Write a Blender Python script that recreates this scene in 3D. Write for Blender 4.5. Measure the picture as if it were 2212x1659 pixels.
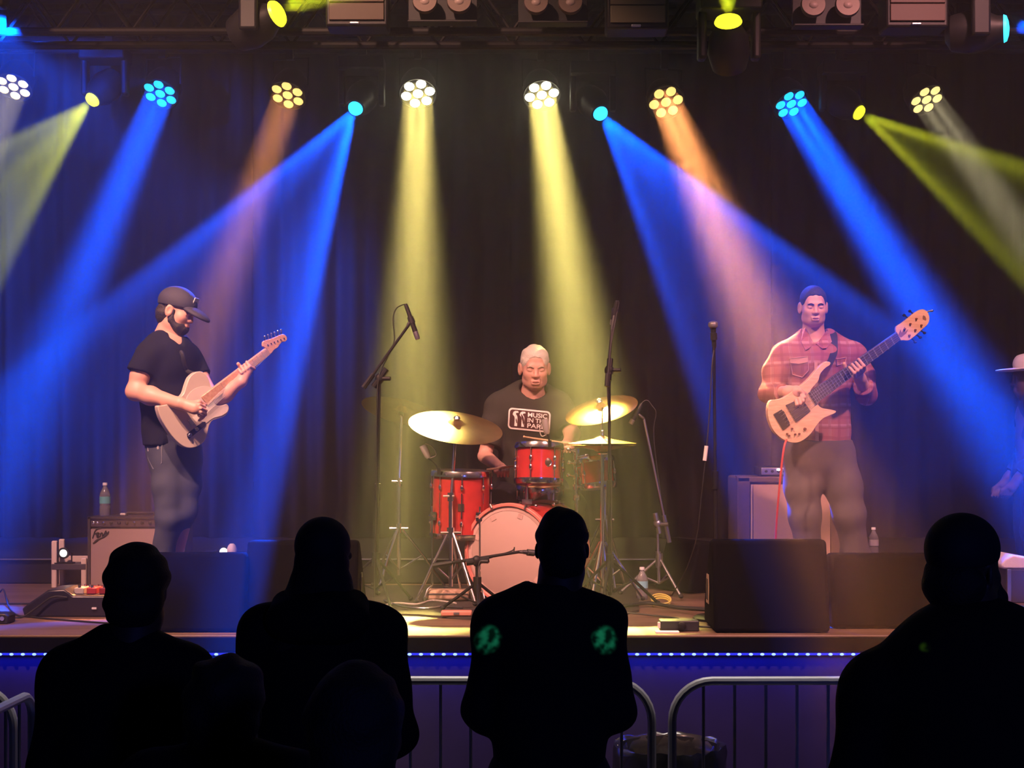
import bpy, bmesh, math, random
import numpy as np
from mathutils import Vector, Matrix
from mathutils.bvhtree import BVHTree

# ------------------------------------------------------------------ scene, camera, world, light
SC = bpy.context.scene
for _o in list(bpy.data.objects):
    bpy.data.objects.remove(_o, do_unlink=True)
COL = SC.collection
FPX, CX, HY = 3212.0, 1106.0, 932.0          # focal length, principal column and horizon row for a 2212 x 1659 frame
CAMZ, ST = 2.06, 1.03                        # camera height, stage height (metres)
V = Vector

cam_d = bpy.data.cameras.new('camera')
cam_d.sensor_width = 36.0
cam_d.lens = FPX / 2212.0 * 36.0
cam_d.shift_y = (HY - 829.5) / 2212.0
cam_d.clip_start, cam_d.clip_end = 0.1, 100
cam = bpy.data.objects.new('camera', cam_d)
cam.location = (0, 0, CAMZ)
cam.rotation_euler = (math.pi / 2, 0, 0)
COL.objects.link(cam)
SC.camera = cam

SC.view_settings.view_transform = 'Standard'
SC.view_settings.look = 'None'
SC.view_settings.exposure = 0.0
SC.view_settings.gamma = 1.0
SC.view_settings.use_curve_mapping = False
SC.cycles.max_bounces = 3
SC.cycles.diffuse_bounces = 2
SC.cycles.glossy_bounces = 2
SC.cycles.transmission_bounces = 3
SC.cycles.transparent_max_bounces = 6
SC.cycles.volume_bounces = 1
SC.cycles.sample_clamp_indirect = 3.0
SC.cycles.caustics_reflective = False
SC.cycles.caustics_refractive = False
SC.cycles.use_denoising = True
SC.cycles.use_light_tree = True

w = bpy.data.worlds.new('dark_club')
SC.world = w
w.use_nodes = True
w.node_tree.nodes['Background'].inputs[0].default_value = (0.02, 0.025, 0.08, 1)
w.node_tree.nodes['Background'].inputs[1].default_value = 0.05


def P(px, py, d):
    """World point seen at that place of the photograph, d metres into the room."""
    return V(((px - CX) / FPX * d, d, CAMZ - (py - HY) / FPX * d))


def M(px, d):
    return px / FPX * d


def aim(o, src, dst):
    o.location = src
    o.rotation_euler = (V(dst) - V(src)).to_track_quat('-Z', 'Y').to_euler()


def lamp(name, kind, src, dst, energy, color, **kw):
    l = bpy.data.lights.new(name, kind)
    l.energy, l.color = energy, color
    for k, v in kw.items():
        setattr(l, k, v)
    o = bpy.data.objects.new(name, l)
    COL.objects.link(o)
    aim(o, src, dst)
    return o


YELLOW, BLUE, AMBER, LIME, PALE = (1.0, .80, .20), (.0, .07, 1.0), (1.0, .34, .10), (.62, .66, .015), (.85, .72, .42)

# front-of-house wash: one strong warm lantern high on the left over the crowd, one rosy from the right
lamp('house_wash', 'SPOT', (-3.3, 4.3, 6.4), (-1.95, 8.5, 1.9), 2500, (1.0, .47, .36), spot_size=math.radians(42), spot_blend=.6, shadow_soft_size=.10)
lamp('house_wash', 'SPOT', (-2.0, 4.3, 6.4), (0.0, 9.0, 1.6), 2350, (1.0, .50, .36), spot_size=math.radians(44), spot_blend=.6, shadow_soft_size=.10)
lamp('house_wash', 'SPOT', (3.0, 4.3, 6.4), (1.85, 8.6, 1.95), 2300, (1.0, .42, .40), spot_size=math.radians(42), spot_blend=.6, shadow_soft_size=.10)
# green dots of an effect light at the back of the hall
for _p, _e in (((1056, 1368, 4.75), 9000), ((1310, 1370, 4.75), 9000), ((2003, 1392, 3.6), 1500)):
    _l = lamp('effect_light', 'SPOT', (.25, -2.5, 3.6), P(*_p), _e, (.05, 1.0, .38) if _e > 2000 else (.4, 1.0, .05), spot_size=math.radians(1.0), spot_blend=.9, shadow_soft_size=.004).data
    _l.use_nodes = True
    _t, _z, _r, _q, _m, _k = (_l.node_tree.nodes.new('ShaderNode' + n) for n in ('TexCoord', 'TexNoise', 'MapRange', 'VectorMath', 'Math', 'MapRange'))
    _z.inputs['Scale'].default_value = 330
    for _n, _v4 in ((_r, (.42, .60, .10, 1.7)), (_k, ((.0062, .0038, 0, 1) if _e > 2000 else (.0022, .0012, 0, 1)))):
        for _i in range(4):
            _n.inputs[_i + 1].default_value = _v4[_i]
    _q.operation, _m.operation = 'LENGTH', 'MULTIPLY'
    _x = _l.node_tree.nodes.new('ShaderNodeVectorMath')
    _x.operation = 'MULTIPLY'
    _x.inputs[1].default_value = (1, 1, 0)
    for _a, _b in ((_t.outputs['Normal'], _z.inputs['Vector']), (_z.outputs['Fac'], _r.inputs[0]), (_t.outputs['Normal'], _x.inputs[0]), (_x.outputs[0], _q.inputs[0]), (_q.outputs['Value'], _k.inputs[0]),
                   (_r.outputs[0], _m.inputs[0]), (_k.outputs[0], _m.inputs[1]), (_m.outputs[0], _l.node_tree.nodes['Emission'].inputs['Strength'])):
        _l.node_tree.links.new(_a, _b)
# added lamp over the pit, brightens the barrier rails and the bin
lamp('pit_fill', 'AREA', (.3, 6.35, 6.5), (.3, 6.4, 0), 17, (1.0, .86, .80), shape='RECTANGLE', size=5.5, size_y=.1, spread=math.radians(26))
lamp('crowd_fill', 'POINT', (2.5, -3.0, 3.2), (0, 0, 0), 150, (.12, .16, 1.0), shadow_soft_size=.3)  # added blue fill from behind, lifts the dark crowd a little


def par_beam(src, dst, energy, color, size=.22, spread=9.0):
    """The light of one LED par can: a disc that throws a narrow soft-edged beam."""
    d = (V(dst) - V(src)).normalized()
    return lamp('par_light', 'AREA', V(src) + d * .02, dst, energy, color, shape='DISK', size=size, spread=math.radians(spread))


def head_beam(src, dst, energy, color, angle, ring=.55, bars=0, rot=0., core=.02):
    """The light of a moving head with a gobo: a hard-edged cone, brighter along its rim, cut by bars."""
    o = lamp('head_light', 'SPOT', src, dst, energy, color, spot_size=math.radians(angle), spot_blend=.95 if angle > 50 else .10, shadow_soft_size=.03)
    l = o.data
    l.use_nodes = True
    nt = l.node_tree
    N, L = nt.nodes, nt.links
    em = N['Emission']
    tc = N.new('ShaderNodeTexCoord')
    sp = N.new('ShaderNodeSeparateXYZ')
    L.new(tc.outputs['Normal'], sp.inputs[0])

    def mth(op, a, b=None, c=None):
        n = N.new('ShaderNodeMath')
        n.operation = op
        for i, x in enumerate((a, b, c)):
            if x is None:
                continue
            if isinstance(x, (int, float)):
                n.inputs[i].default_value = x
            else:
                L.new(x, n.inputs[i])
        return n.outputs[0]
    ax = mth('DIVIDE', sp.outputs[0], sp.outputs[2])
    ay = mth('DIVIDE', sp.outputs[1], sp.outputs[2])
    t = math.tan(math.radians(angle / 2))
    u = mth('DIVIDE', ax, t)
    v = mth('DIVIDE', ay, t)
    r = mth('SQRT', mth('ADD', mth('MULTIPLY', u, u), mth('MULTIPLY', v, v)))
    rim = N.new('ShaderNodeMapRange')
    L.new(r, rim.inputs[0])
    rim.interpolation_type = 'SMOOTHSTEP'
    rim.inputs[1].default_value, rim.inputs[2].default_value = ring, .93
    rim.inputs[3].default_value, rim.inputs[4].default_value = core, 1.0
    val = rim.outputs[0]
    if bars:
        th = mth('ADD', mth('ARCTAN2', v, u), rot)
        s = mth('SINE', mth('MULTIPLY', th, float(bars)))
        g = N.new('ShaderNodeMapRange')
        L.new(s, g.inputs[0])
        g.interpolation_type = 'SMOOTHSTEP'
        g.inputs[1].default_value, g.inputs[2].default_value = -.6, .5
        g.inputs[3].default_value, g.inputs[4].default_value = .18, 1.0
        val = mth('MULTIPLY', val, g.outputs[0])
    L.new(val, em.inputs['Strength'])
    return o


# every stage lantern: (lens pixel, row, distance), aim point on or above the stage, colour name
DP = 10.9
PARS = [  # px, py, d, target px, py, d, colour, energy, spread
    (30, 185, DP, -330, 1150, 8.9, PALE, 20, 9),
    (347, 200, DP, -75, 1210, 8.6, BLUE, 125, 10),
    (622, 203, DP, 262, 1260, 8.6, AMBER, 26, 10),
    (903, 200, DP, 885, 1345, 8.0, YELLOW, 54, 10.5),
    (1170, 203, DP, 1335, 1345, 8.0, YELLOW, 72, 10.5),
    (1438, 219, DP, 1875, 1262, 7.1, AMBER, 38, 10),
    (1708, 222, DP, 2330, 1210, 8.6, BLUE, 240, 10),
    (2000, 213, DP, 2560, 1000, 8.9, PALE, 20, 9),
]
HEADS = [  # px, py, d, target px, py, d, colour, energy, full angle, ring, bars, rot
    (200, 215, 10.7, -420, 800, 8.9, LIME, 7000, 33, .6, 2, .5),
    (768, 234, 10.7, 60, 1380, 6.9, BLUE, 24000, 24, .72, 2, .4),
    (1297, 245, 10.7, 2130, 1380, 6.9, BLUE, 24000, 22, .72, 2, 2.4),
    (1855, 243, 10.7, 2520, 650, 9.2, LIME, 7000, 27, .6, 2, 2.4),
]
TOPS = [  # front truss, beams thrown up and out over the crowd
    (597, 30, 7.9, 900, -130, 7.5, LIME, 3200, 32, .5, 0, 0),
    (1573, 48, 7.9, 1565, -300, 7.3, LIME, 3200, 34, .5, 0, 0),
    (2168, 62, 7.9, 2700, 10, 7.5, BLUE, 9000, 40, .5, 0, 0),
    (-40, 27, 7.9, 120, 330, 9.6, BLUE, 24000, 58, .2, 0, 0),
]
for px, py, d, tx, ty, td, c, e, spd in PARS:
    par_beam(P(px, py, d), P(tx, ty, td), e, c, spread=spd)
for px, py, d, tx, ty, td, c, e, a, rg, b, ro in HEADS + TOPS:
    _s, _t = P(px, py, d), P(tx, ty, td)
    head_beam(_s + (_t - _s).normalized() * .05, _t, e, c, a, rg, b, ro)

head_beam(P(-40, 27, 7.9), P(700, -150, 8.0), 9000, BLUE, 26, .5)     # second lobe of the same head's prism

# ------------------------------------------------------------------ materials
MATS = {}


def mat(name, col, rough=.6, metal=0.0, var=.0, scale=30.0, bump=0.0, emit=None, estr=0.0, trans=0.0, coat=0.0, spec=.5, bscale=None):
    if name in MATS:
        return MATS[name]
    m = bpy.data.materials.new(name)
    m.use_nodes = True
    nt = m.node_tree
    N, L = nt.nodes, nt.links
    b = N['Principled BSDF']
    b.inputs['Base Color'].default_value = (*col, 1)
    b.inputs['Roughness'].default_value = rough
    b.inputs['Metallic'].default_value = metal
    b.inputs['Specular IOR Level'].default_value = spec
    if coat:
        b.inputs['Coat Weight'].default_value = coat
        b.inputs['Coat Roughness'].default_value = .12
    if trans:
        b.inputs['Transmission Weight'].default_value = trans
        b.inputs['IOR'].default_value = 1.33
    if emit:
        b.inputs['Emission Color'].default_value = (*emit, 1)
        b.inputs['Emission Strength'].default_value = estr
        m.cycles.emission_sampling = 'NONE'
    if var or bump:
        tc = N.new('ShaderNodeTexCoord')
        nz = N.new('ShaderNodeTexNoise')
        nz.inputs['Scale'].default_value = scale
        nz.inputs['Detail'].default_value = 4
        L.new(tc.outputs['Object'], nz.inputs['Vector'])
        if var:
            mx = N.new('ShaderNodeMix')
            mx.data_type = 'RGBA'
            mx.inputs[6].default_value = tuple(max(0, c * (1 - var)) for c in col) + (1,)
            mx.inputs[7].default_value = tuple(min(1, c * (1 + var)) for c in col) + (1,)
            L.new(nz.outputs['Fac'], mx.inputs[0])
            L.new(mx.outputs[2], b.inputs['Base Color'])
        if bump:
            n2 = nz
            if bscale:
                n2 = N.new('ShaderNodeTexNoise')
                n2.inputs['Scale'].default_value = bscale
                L.new(tc.outputs['Object'], n2.inputs['Vector'])
            bp = N.new('ShaderNodeBump')
            bp.inputs['Strength'].default_value = bump
            bp.inputs['Distance'].default_value = .01
            L.new(n2.outputs['Fac'], bp.inputs['Height'])
            L.new(bp.outputs[0], b.inputs['Normal'])
    MATS[name] = m
    return m


def wood(name, c1, c2, scale=3.0, rough=.5, axis='Z', coat=0.0, stretch=12.0):
    if name in MATS:
        return MATS[name]
    m = mat(name, c1, rough, coat=coat)
    N, L = m.node_tree.nodes, m.node_tree.links
    b = N['Principled BSDF']
    tc = N.new('ShaderNodeTexCoord')
    mp = N.new('ShaderNodeMapping')
    s = {'X': (1, stretch, stretch), 'Y': (stretch, 1, stretch), 'Z': (stretch, stretch, 1)}[axis]
    mp.inputs['Scale'].default_value = s
    nz = N.new('ShaderNodeTexNoise')
    nz.inputs['Scale'].default_value = scale
    nz.inputs['Detail'].default_value = 5
    nz.inputs['Distortion'].default_value = .6
    L.new(tc.outputs['Object'], mp.inputs[0])
    L.new(mp.outputs[0], nz.inputs['Vector'])
    r = N.new('ShaderNodeValToRGB')
    r.color_ramp.elements[0].color = (*c1, 1)
    r.color_ramp.elements[1].color = (*c2, 1)
    r.color_ramp.elements[0].position, r.color_ramp.elements[1].position = .35, .65
    L.new(nz.outputs['Fac'], r.inputs[0])
    L.new(r.outputs[0], b.inputs['Base Color'])
    return m


BLACK = mat('black_paint', (.003, .003, .0035), .8, spec=.03)
METAL_BLACK = mat('black_steel', (.009, .009, .010), .5, .0, spec=.25)
CHROME = mat('chrome', (.75, .73, .70), .16, 1.0)
STEEL = mat('dull_steel', (.42, .42, .44), .36, 1.0)
RUBBER = mat('black_rubber', (.015, .015, .015), .8)
PLASTIC = mat('black_plastic', (.022, .022, .024), .45)

# ------------------------------------------------------------------ mesh building
LOC = {}


class MB:
    """Collects shapes in world coordinates; build() links them as ONE mesh object."""

    def __init__(self):
        self.v, self.f = [], []

    def add(self, vs, fs):
        n = len(self.v)
        self.v += [V(p) for p in vs]
        self.f += [tuple(i + n for i in q) for q in fs]
        return self

    def box(self, c, s, R=None):
        c = V(c)
        hs = V(s) / 2
        vs = []
        for x in (-1, 1):
            for y in (-1, 1):
                for z in (-1, 1):
                    p = V((x * hs.x, y * hs.y, z * hs.z))
                    vs.append(c + (R @ p if R else p))
        return self.add(vs, [(0, 1, 3, 2), (4, 6, 7, 5), (0, 4, 5, 1), (2, 3, 7, 6), (0, 2, 6, 4), (1, 5, 7, 3)])

    def tube(self, pts, r, n=8, closed=False, caps=True):
        pts = [V(p) for p in pts]
        k = len(pts)
        rs = list(r) if isinstance(r, (list, tuple)) else [r] * k
        up = None
        vs, fs = [], []
        for i, p in enumerate(pts):
            a = pts[(i - 1) % k] if (closed or i) else p
            b = pts[(i + 1) % k] if (closed or i < k - 1) else p
            t = (b - a).normalized()
            if up is None:
                up = t.orthogonal().normalized()
            up = (up - t * up.dot(t))
            if up.length < 1e-5:
                up = t.orthogonal()
            up.normalize()
            s = t.cross(up)
            for j in range(n):
                q = 2 * math.pi * j / n
                vs.append(p + (up * math.cos(q) + s * math.sin(q)) * rs[i])
        m = k if closed else k - 1
        for i in range(m):
            for j in range(n):
                a, b = i * n + j, i * n + (j + 1) % n
                c, d = ((i + 1) % k) * n + (j + 1) % n, ((i + 1) % k) * n + j
                fs.append((a, b, c, d))
        if caps and not closed:
            fs.append(tuple(range(n))[::-1])
            fs.append(tuple((k - 1) * n + j for j in range(n)))
        return self.add(vs, fs)

    def cyl(self, a, b, r, r2=None, n=16):
        return self.tube([a, b], [r, r if r2 is None else r2], n)

    def lathe(self, prof, o, axis=(0, 0, 1), n=24, caps=True):
        """prof: (radius, height along axis) from one end to the other."""
        o, ax = V(o), V(axis).normalized()
        u = ax.orthogonal().normalized()
        s = ax.cross(u)
        vs, fs = [], []
        for r, h in prof:
            for j in range(n):
                q = 2 * math.pi * j / n
                vs.append(o + ax * h + (u * math.cos(q) + s * math.sin(q)) * max(r, 1e-5))
        for i in range(len(prof) - 1):
            for j in range(n):
                fs.append((i * n + j, i * n + (j + 1) % n, (i + 1) * n + (j + 1) % n, (i + 1) * n + j))
        if caps:
            fs.append(tuple(range(n))[::-1])
            fs.append(tuple((len(prof) - 1) * n + j for j in range(n)))
        return self.add(vs, fs)

    def ball(self, c, r, n=12, m=8, R=None):
        c = V(c)
        r = V((r, r, r)) if isinstance(r, (int, float)) else V(r)
        vs, fs = [], []
        for i in range(m + 1):
            ph = math.pi * i / m
            for j in range(n):
                th = 2 * math.pi * j / n
                p = V((r.x * math.sin(ph) * math.cos(th), r.y * math.sin(ph) * math.sin(th), r.z * math.cos(ph)))
                vs.append(c + (R @ p if R else p))
        for i in range(m):
            for j in range(n):
                fs.append((i * n + j, (i + 1) * n + j, (i + 1) * n + (j + 1) % n, i * n + (j + 1) % n))
        return self.add(vs, fs)

    def ring(self, c, axis, R, r, n=32, k=8):
        c, ax = V(c), V(axis).normalized()
        u = ax.orthogonal().normalized()
        s = ax.cross(u)
        return self.tube([c + (u * math.cos(2 * math.pi * i / n) + s * math.sin(2 * math.pi * i / n)) * R for i in range(n)], r, k, closed=True)

    def prism(self, pts, off):
        """A flat outline (list of points) pushed along off."""
        pts = [V(p) for p in pts]
        k = len(pts)
        vs = pts + [p + V(off) for p in pts]
        fs = [tuple(range(k)), tuple(range(2 * k - 1, k - 1, -1))]
        fs += [(i, i + k, (i + 1) % k + k, (i + 1) % k) for i in range(k)]
        return self.add(vs, fs)

    def build(self, name, m, parent=None, smooth=True, bevel=0.0, seg=2, angle=35, loc=None, label=None):
        me = bpy.data.meshes.new(name)
        if parent is not None:
            o0 = world_loc(parent)
        elif loc is not None:
            o0 = V(loc)
        else:
            o0 = V((sum(p.x for p in self.v) / len(self.v), sum(p.y for p in self.v) / len(self.v), min(p.z for p in self.v)))
        me.from_pydata([p - o0 for p in self.v], [], self.f)
        bm = bmesh.new()
        bm.from_mesh(me)
        bmesh.ops.remove_doubles(bm, verts=bm.verts, dist=1e-6)
        bmesh.ops.recalc_face_normals(bm, faces=bm.faces)
        bm.to_mesh(me)
        bm.free()
        return link(name, me, m, parent, o0, smooth, bevel, seg, angle, label)


def world_loc(o):
    return LOC[o.as_pointer()] if o.as_pointer() in LOC else V((0, 0, 0))


def link(name, me, m, parent, o0, smooth=True, bevel=0.0, seg=2, angle=35, label=None):
    me.materials.append(m)
    o = bpy.data.objects.new(name, me)
    COL.objects.link(o)
    if smooth:
        me.polygons.foreach_set('use_smooth', [True] * len(me.polygons))
        me.set_sharp_from_angle(angle=math.radians(angle))
    if bevel:
        b = o.modifiers.new('bevel', 'BEVEL')
        b.width, b.segments, b.limit_method, b.angle_limit = bevel, seg, 'ANGLE', math.radians(40)
        b.harden_normals = False
    if parent is not None:
        o.parent = parent
        LOC[o.as_pointer()] = V(o0)
    else:
        o.location = o0
        LOC[o.as_pointer()] = V(o0)
    if label:
        o['label'] = label
    return o


def thing(name, label, cat, loc, group=None):
    o = bpy.data.objects.new(name, None)
    o.empty_display_size = .1
    COL.objects.link(o)
    o.location = loc
    LOC[o.as_pointer()] = V(loc)
    return tag(o, label, cat, group)


def tag(o, label, cat, group=None, kind=None):
    o['label'], o['category'] = label, cat
    if group:
        o['group'] = group
    if kind:
        o['kind'] = kind
    return o


def struct(o, label=None):
    o['kind'] = 'structure'
    if label:
        o['label'] = label
    return o


def smooth_curve(pts, n=6, closed=False):
    """Catmull-Rom through the points."""
    pts = [V(p) for p in pts]
    k = len(pts)
    out = []
    for i in range(k if closed else k - 1):
        p0 = pts[(i - 1) % k] if (closed or i > 0) else pts[i]
        p1, p2 = pts[i], pts[(i + 1) % k]
        p3 = pts[(i + 2) % k] if (closed or i + 2 < k) else p2
        for j in range(n):
            t = j / n
            out.append(.5 * ((2 * p1) + (p2 - p0) * t + (2 * p0 - 5 * p1 + 4 * p2 - p3) * t * t + (3 * p1 - p0 - 3 * p2 + p3) * t ** 3))
    if not closed:
        out.append(pts[-1])
    return out


def frame(axis, hint=(0, 0, 1)):
    """Rotation whose Z column is the axis."""
    z = V(axis).normalized()
    x = V(hint).cross(z)
    if x.length < 1e-4:
        x = V((1, 0, 0)).cross(z)
    x.normalize()
    y = z.cross(x)
    return Matrix((x, y, z)).transposed()
# ------------------------------------------------------------------ the room and the stage
floor_m = mat('concrete_floor', (.035, .034, .036), .5, var=.3, scale=3)
wall_m = mat('black_wall', (.022, .021, .022), .85, var=.2, scale=4)
drape_m = mat('black_drape', (.024, .022, .022), .95, var=.15, scale=40, spec=.1)
fascia_m = mat('stage_fascia', (.013, .012, .050), .85, var=.25, scale=6, spec=.1)
deck_m = wood('stage_deck', (.11, .066, .038), (.19, .125, .08), scale=1.2, rough=.5, axis='X', stretch=9)
rug_m = mat('drum_rug', (.030, .023, .018), .95, var=.4, scale=25, bump=.5, bscale=400)

struct(MB().box((0, 4.5, -.05), (13, 17, .1)).build('floor', floor_m), 'dark concrete club floor in front of the stage')
struct(MB().box((0, 4.5, 6.85), (13, 17, .1)).build('ceiling', wall_m))
struct(MB().box((-6.45, 4.5, 3.4), (.1, 17, 6.8)).build('wall_left', wall_m))
struct(MB().box((6.45, 4.5, 3.4), (.1, 17, 6.8)).build('wall_right', wall_m))
struct(MB().box((0, 12.95, 3.4), (13, .1, 6.8)).build('wall_back', wall_m))
struct(MB().box((0, -3.95, 3.4), (13, .1, 6.8)).build('wall_front', wall_m))

# stage: deck, fascia, lip
ED = 7.52
struct(MB().box((0, (ED + 12.9) / 2, ST - .03), (12.8, 12.9 - ED, .06)).build('stage_deck', deck_m, bevel=.006), 'brown boarded stage deck')
struct(MB().box((0, ED + .06, (ST - .06) / 2), (12.8, .08, ST - .06)).build('stage_fascia', fascia_m), 'dark blue-lit front of the stage')
struct(MB().box((0, ED - .008, ST - .045), (12.8, .02, .07)).build('trim_1', BLACK, bevel=.004), 'black edge strip along the stage lip')
struct(MB().box((0, 11.4, ST + .083), (12.7, 2.7, .166)).build('stage_riser', mat('riser_black', (.014, .013, .014), .8, spec=.15), bevel=.01), 'low black riser across the back of the stage')
struct(MB().box((0, 10.04, ST + .168), (12.7, .05, .006)).build('trim_2', STEEL), 'pale metal edge strip of the riser')

# pleated black backdrop curtains, one object per drop
rnd = random.Random(4)
CURT = ['pleated black curtain beyond the left edge of the frame', 'pleated black curtain behind the guitarist and his amplifier', 'pleated black curtain behind the left half of the drum kit', 'pleated black curtain behind the right half of the drum kit', 'pleated black curtain behind the bassist and his cabinet', 'pleated black curtain beyond the right edge of the frame']
for k in range(6):
    x0 = -6.3 + k * 2.1
    pts = []
    n = 84
    for i in range(n + 1):
        t = i / n
        pts.append((x0 + t * 2.1, 12.05 + .055 * math.sin(t * 2 * math.pi * 9 + k) + .03 * math.sin(t * 31 + k * 2)))
    b = MB()
    vs = []
    for z in (ST + .17, ST + 2.2, 6.7):
        vs += [(x, y if z > 2 else 12.05 + (y - 12.05) * 1.25, z) for x, y in pts]
    m = n + 1
    fs = [(r * m + i, r * m + i + 1, (r + 1) * m + i + 1, (r + 1) * m + i) for r in range(2) for i in range(n)]
    b.add(vs, fs)
    o = b.build('backdrop_curtain', drape_m, smooth=True, angle=80)
    o.modifiers.new('thick', 'SOLIDIFY').thickness = .008
    tag(o, CURT[k], 'curtain', 'black curtain drops across the back of the stage')

# drum rug with a wavy front edge
b = MB()
front = [(700, 1326), (780, 1326), (830, 1329), (900, 1331), (960, 1336), (1030, 1340), (1100, 1341), (1200, 1338), (1300, 1336), (1345, 1330), (1380, 1322)]
fr = [P(px, py, FPX * 1.03 / (py - HY)) for px, py in front]
bk = [V((p.x * 1.16, 9.85, ST)) for p in fr]
top = [V((p.x, p.y, ST + .012)) for p in fr]
topb = [V((p.x, p.y, ST + .012)) for p in bk]
n = len(fr)
b.add(top + topb + [V((p.x, p.y - .006, ST + .001)) for p in fr], [(i, i + 1, n + i + 1, n + i) for i in range(n - 1)] + [(2 * n + i, 2 * n + i + 1, i + 1, i) for i in range(n - 1)])
tag(b.build('drum_rug', rug_m), 'dark brown rug spread on the stage under the drum kit', 'rug')

# thin haze over the stage
hz = bpy.data.materials.new('stage_haze')
hz.use_nodes = True
hz.node_tree.nodes.clear()
_o = hz.node_tree.nodes.new('ShaderNodeOutputMaterial')
_v = hz.node_tree.nodes.new('ShaderNodeVolumeScatter')
_v.inputs['Density'].default_value = .042
_v.inputs['Anisotropy'].default_value = .62
hz.node_tree.links.new(_v.outputs[0], _o.inputs['Volume'])
hz.cycles.homogeneous_volume = True
b = MB().box((0, 9.2, 3.42), (12.7, 5.5, 6.72))
tag(b.build('haze', hz, smooth=False), 'thin smoke haze in the air over the stage', 'haze', kind='stuff')

# LED strip under the lip: a housing and its single diodes
zl = CAMZ - (1414 - HY) / FPX * (ED - .03)
strip = thing('led_strip', 'strip of small bright blue diodes under the stage lip', 'led strip', (0, ED - .03, zl))
MB().box((0, ED - .012, zl), (9.4, .008, .012)).build('strip_channel', PLASTIC, strip)
led_m = mat('blue_diode', (.1, .2, 1), .4, emit=(.22, .34, 1.0), estr=2.0)
led0 = MB().ball((0, ED - .022, zl), (.011, .008, .007), 8, 5).build('diode', led_m, strip)
for i in range(-79, 80):
    if i == 0:
        continue
    c = led0.copy()
    c.location = (i * 24.6 / FPX * (ED - .03), 0, 0)
    COL.objects.link(c)
lamp('strip_glow', 'AREA', (0, ED - .035, zl + .004), (0, ED + .02, zl - .12), 34, (.0, .02, 1.0), shape='RECTANGLE', size=9.4, size_y=.01)
# ------------------------------------------------------------------ stage lanterns
YR, ZR = 11.05 - .145, 4.93          # rear truss, its front lower chord
YF, ZF = 8.35 - .145, P(0, 68, 8.2).z
def glow_mat(name, c, s):
    return mat(name, tuple(min(1, x) for x in c), .4, emit=c, estr=s)


PAR_LOOK = {id(YELLOW): ('white hot yellow', (1, .93, .62), 14), id(BLUE): ('sky blue', (.02, .62, 1.0), 1.5), id(AMBER): ('warm amber', (1, .74, .20), 1.35), id(PALE): ('pale gold', (1, .76, .27), 1.4)}
SIDE = ['far left', 'left', 'left of centre', 'left centre', 'right centre', 'right of centre', 'right', 'far right']
PAR_LAB = ['gold LED par can cut by the left frame edge', 'sky blue LED par can hung above the guitarist', 'amber LED par can with seven round lenses, left of the drums',
           'blazing yellow LED par can, left of the brightest pair', 'blazing yellow LED par can, right of the brightest pair', 'amber LED par can with seven round lenses, right of the drums',
           'sky blue LED par can hung above the bassist', 'pale gold LED par can steeply turned, farthest to the right']
for k, (px, py, d, tx, ty, td, c, e, spd) in enumerate(PARS):
    p, t = P(px, py, d), P(tx, ty, td)
    ax = (t - p).normalized()
    ax_look = (ax + V((0, -.55, .1))).normalized()
    word, gc, gs = PAR_LOOK[id(c)]
    root = thing('par_can', PAR_LAB[k], 'stage light', p, 'LED par cans on the rear truss')
    R = .135
    MB().lathe([(R, .012), (R, -.03), (R * .97, -.10), (R * .75, -.17), (.05, -.20)], p, ax, 28).build('housing', METAL_BLACK, root)
    MB().ring(p + ax * .01, ax, R, .010, 28, 6).build('rim', METAL_BLACK, root)
    F = frame(ax)
    lens_m = glow_mat('glow_' + word.replace(' ', '_'), gc, gs)
    for j in range(7):
        a = j * math.pi / 3 + .26
        q = V((0, 0, 0)) if j == 6 else V((math.cos(a), math.sin(a), 0)) * .089
        MB().ball(p + F @ (q + V((0, 0, .004))), (.040, .040, .030), 12, 6, F).build('lens', lens_m, root)
    side = F @ V((1, 0, 0))
    top = p - ax * .08
    b = MB()
    b.tube([top + side * .135, top + side * .14 + V((0, 0, .2)), top - side * .14 + V((0, 0, .2)), top - side * .135], .008, 6)
    b.build('yoke', METAL_BLACK, root)
    MB().box((top.x, (top.y + YR) / 2, top.z + .215), (.05, abs(top.y - YR) + .05, .03)).box((top.x, YR, (top.z + .2 + ZR) / 2), (.05, .05, ZR - top.z - .2 + .03)).build('clamp', METAL_BLACK, root)

HEAD_LAB = {0: 'lime yellow moving head, left end of the rear truss', 1: 'blue moving head left of the yellow par cans', 2: 'blue moving head right of the yellow par cans', 3: 'lime yellow moving head, right end of the rear truss'}
TOP_LAB = {0: 'lime yellow moving head on the front truss, left, tilted up to the right', 1: 'lime yellow moving head on the front truss pointing straight up', 2: 'blue moving head on the front truss cut by the right frame edge', 3: 'blue moving head on the front truss beyond the left frame edge'}


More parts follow.
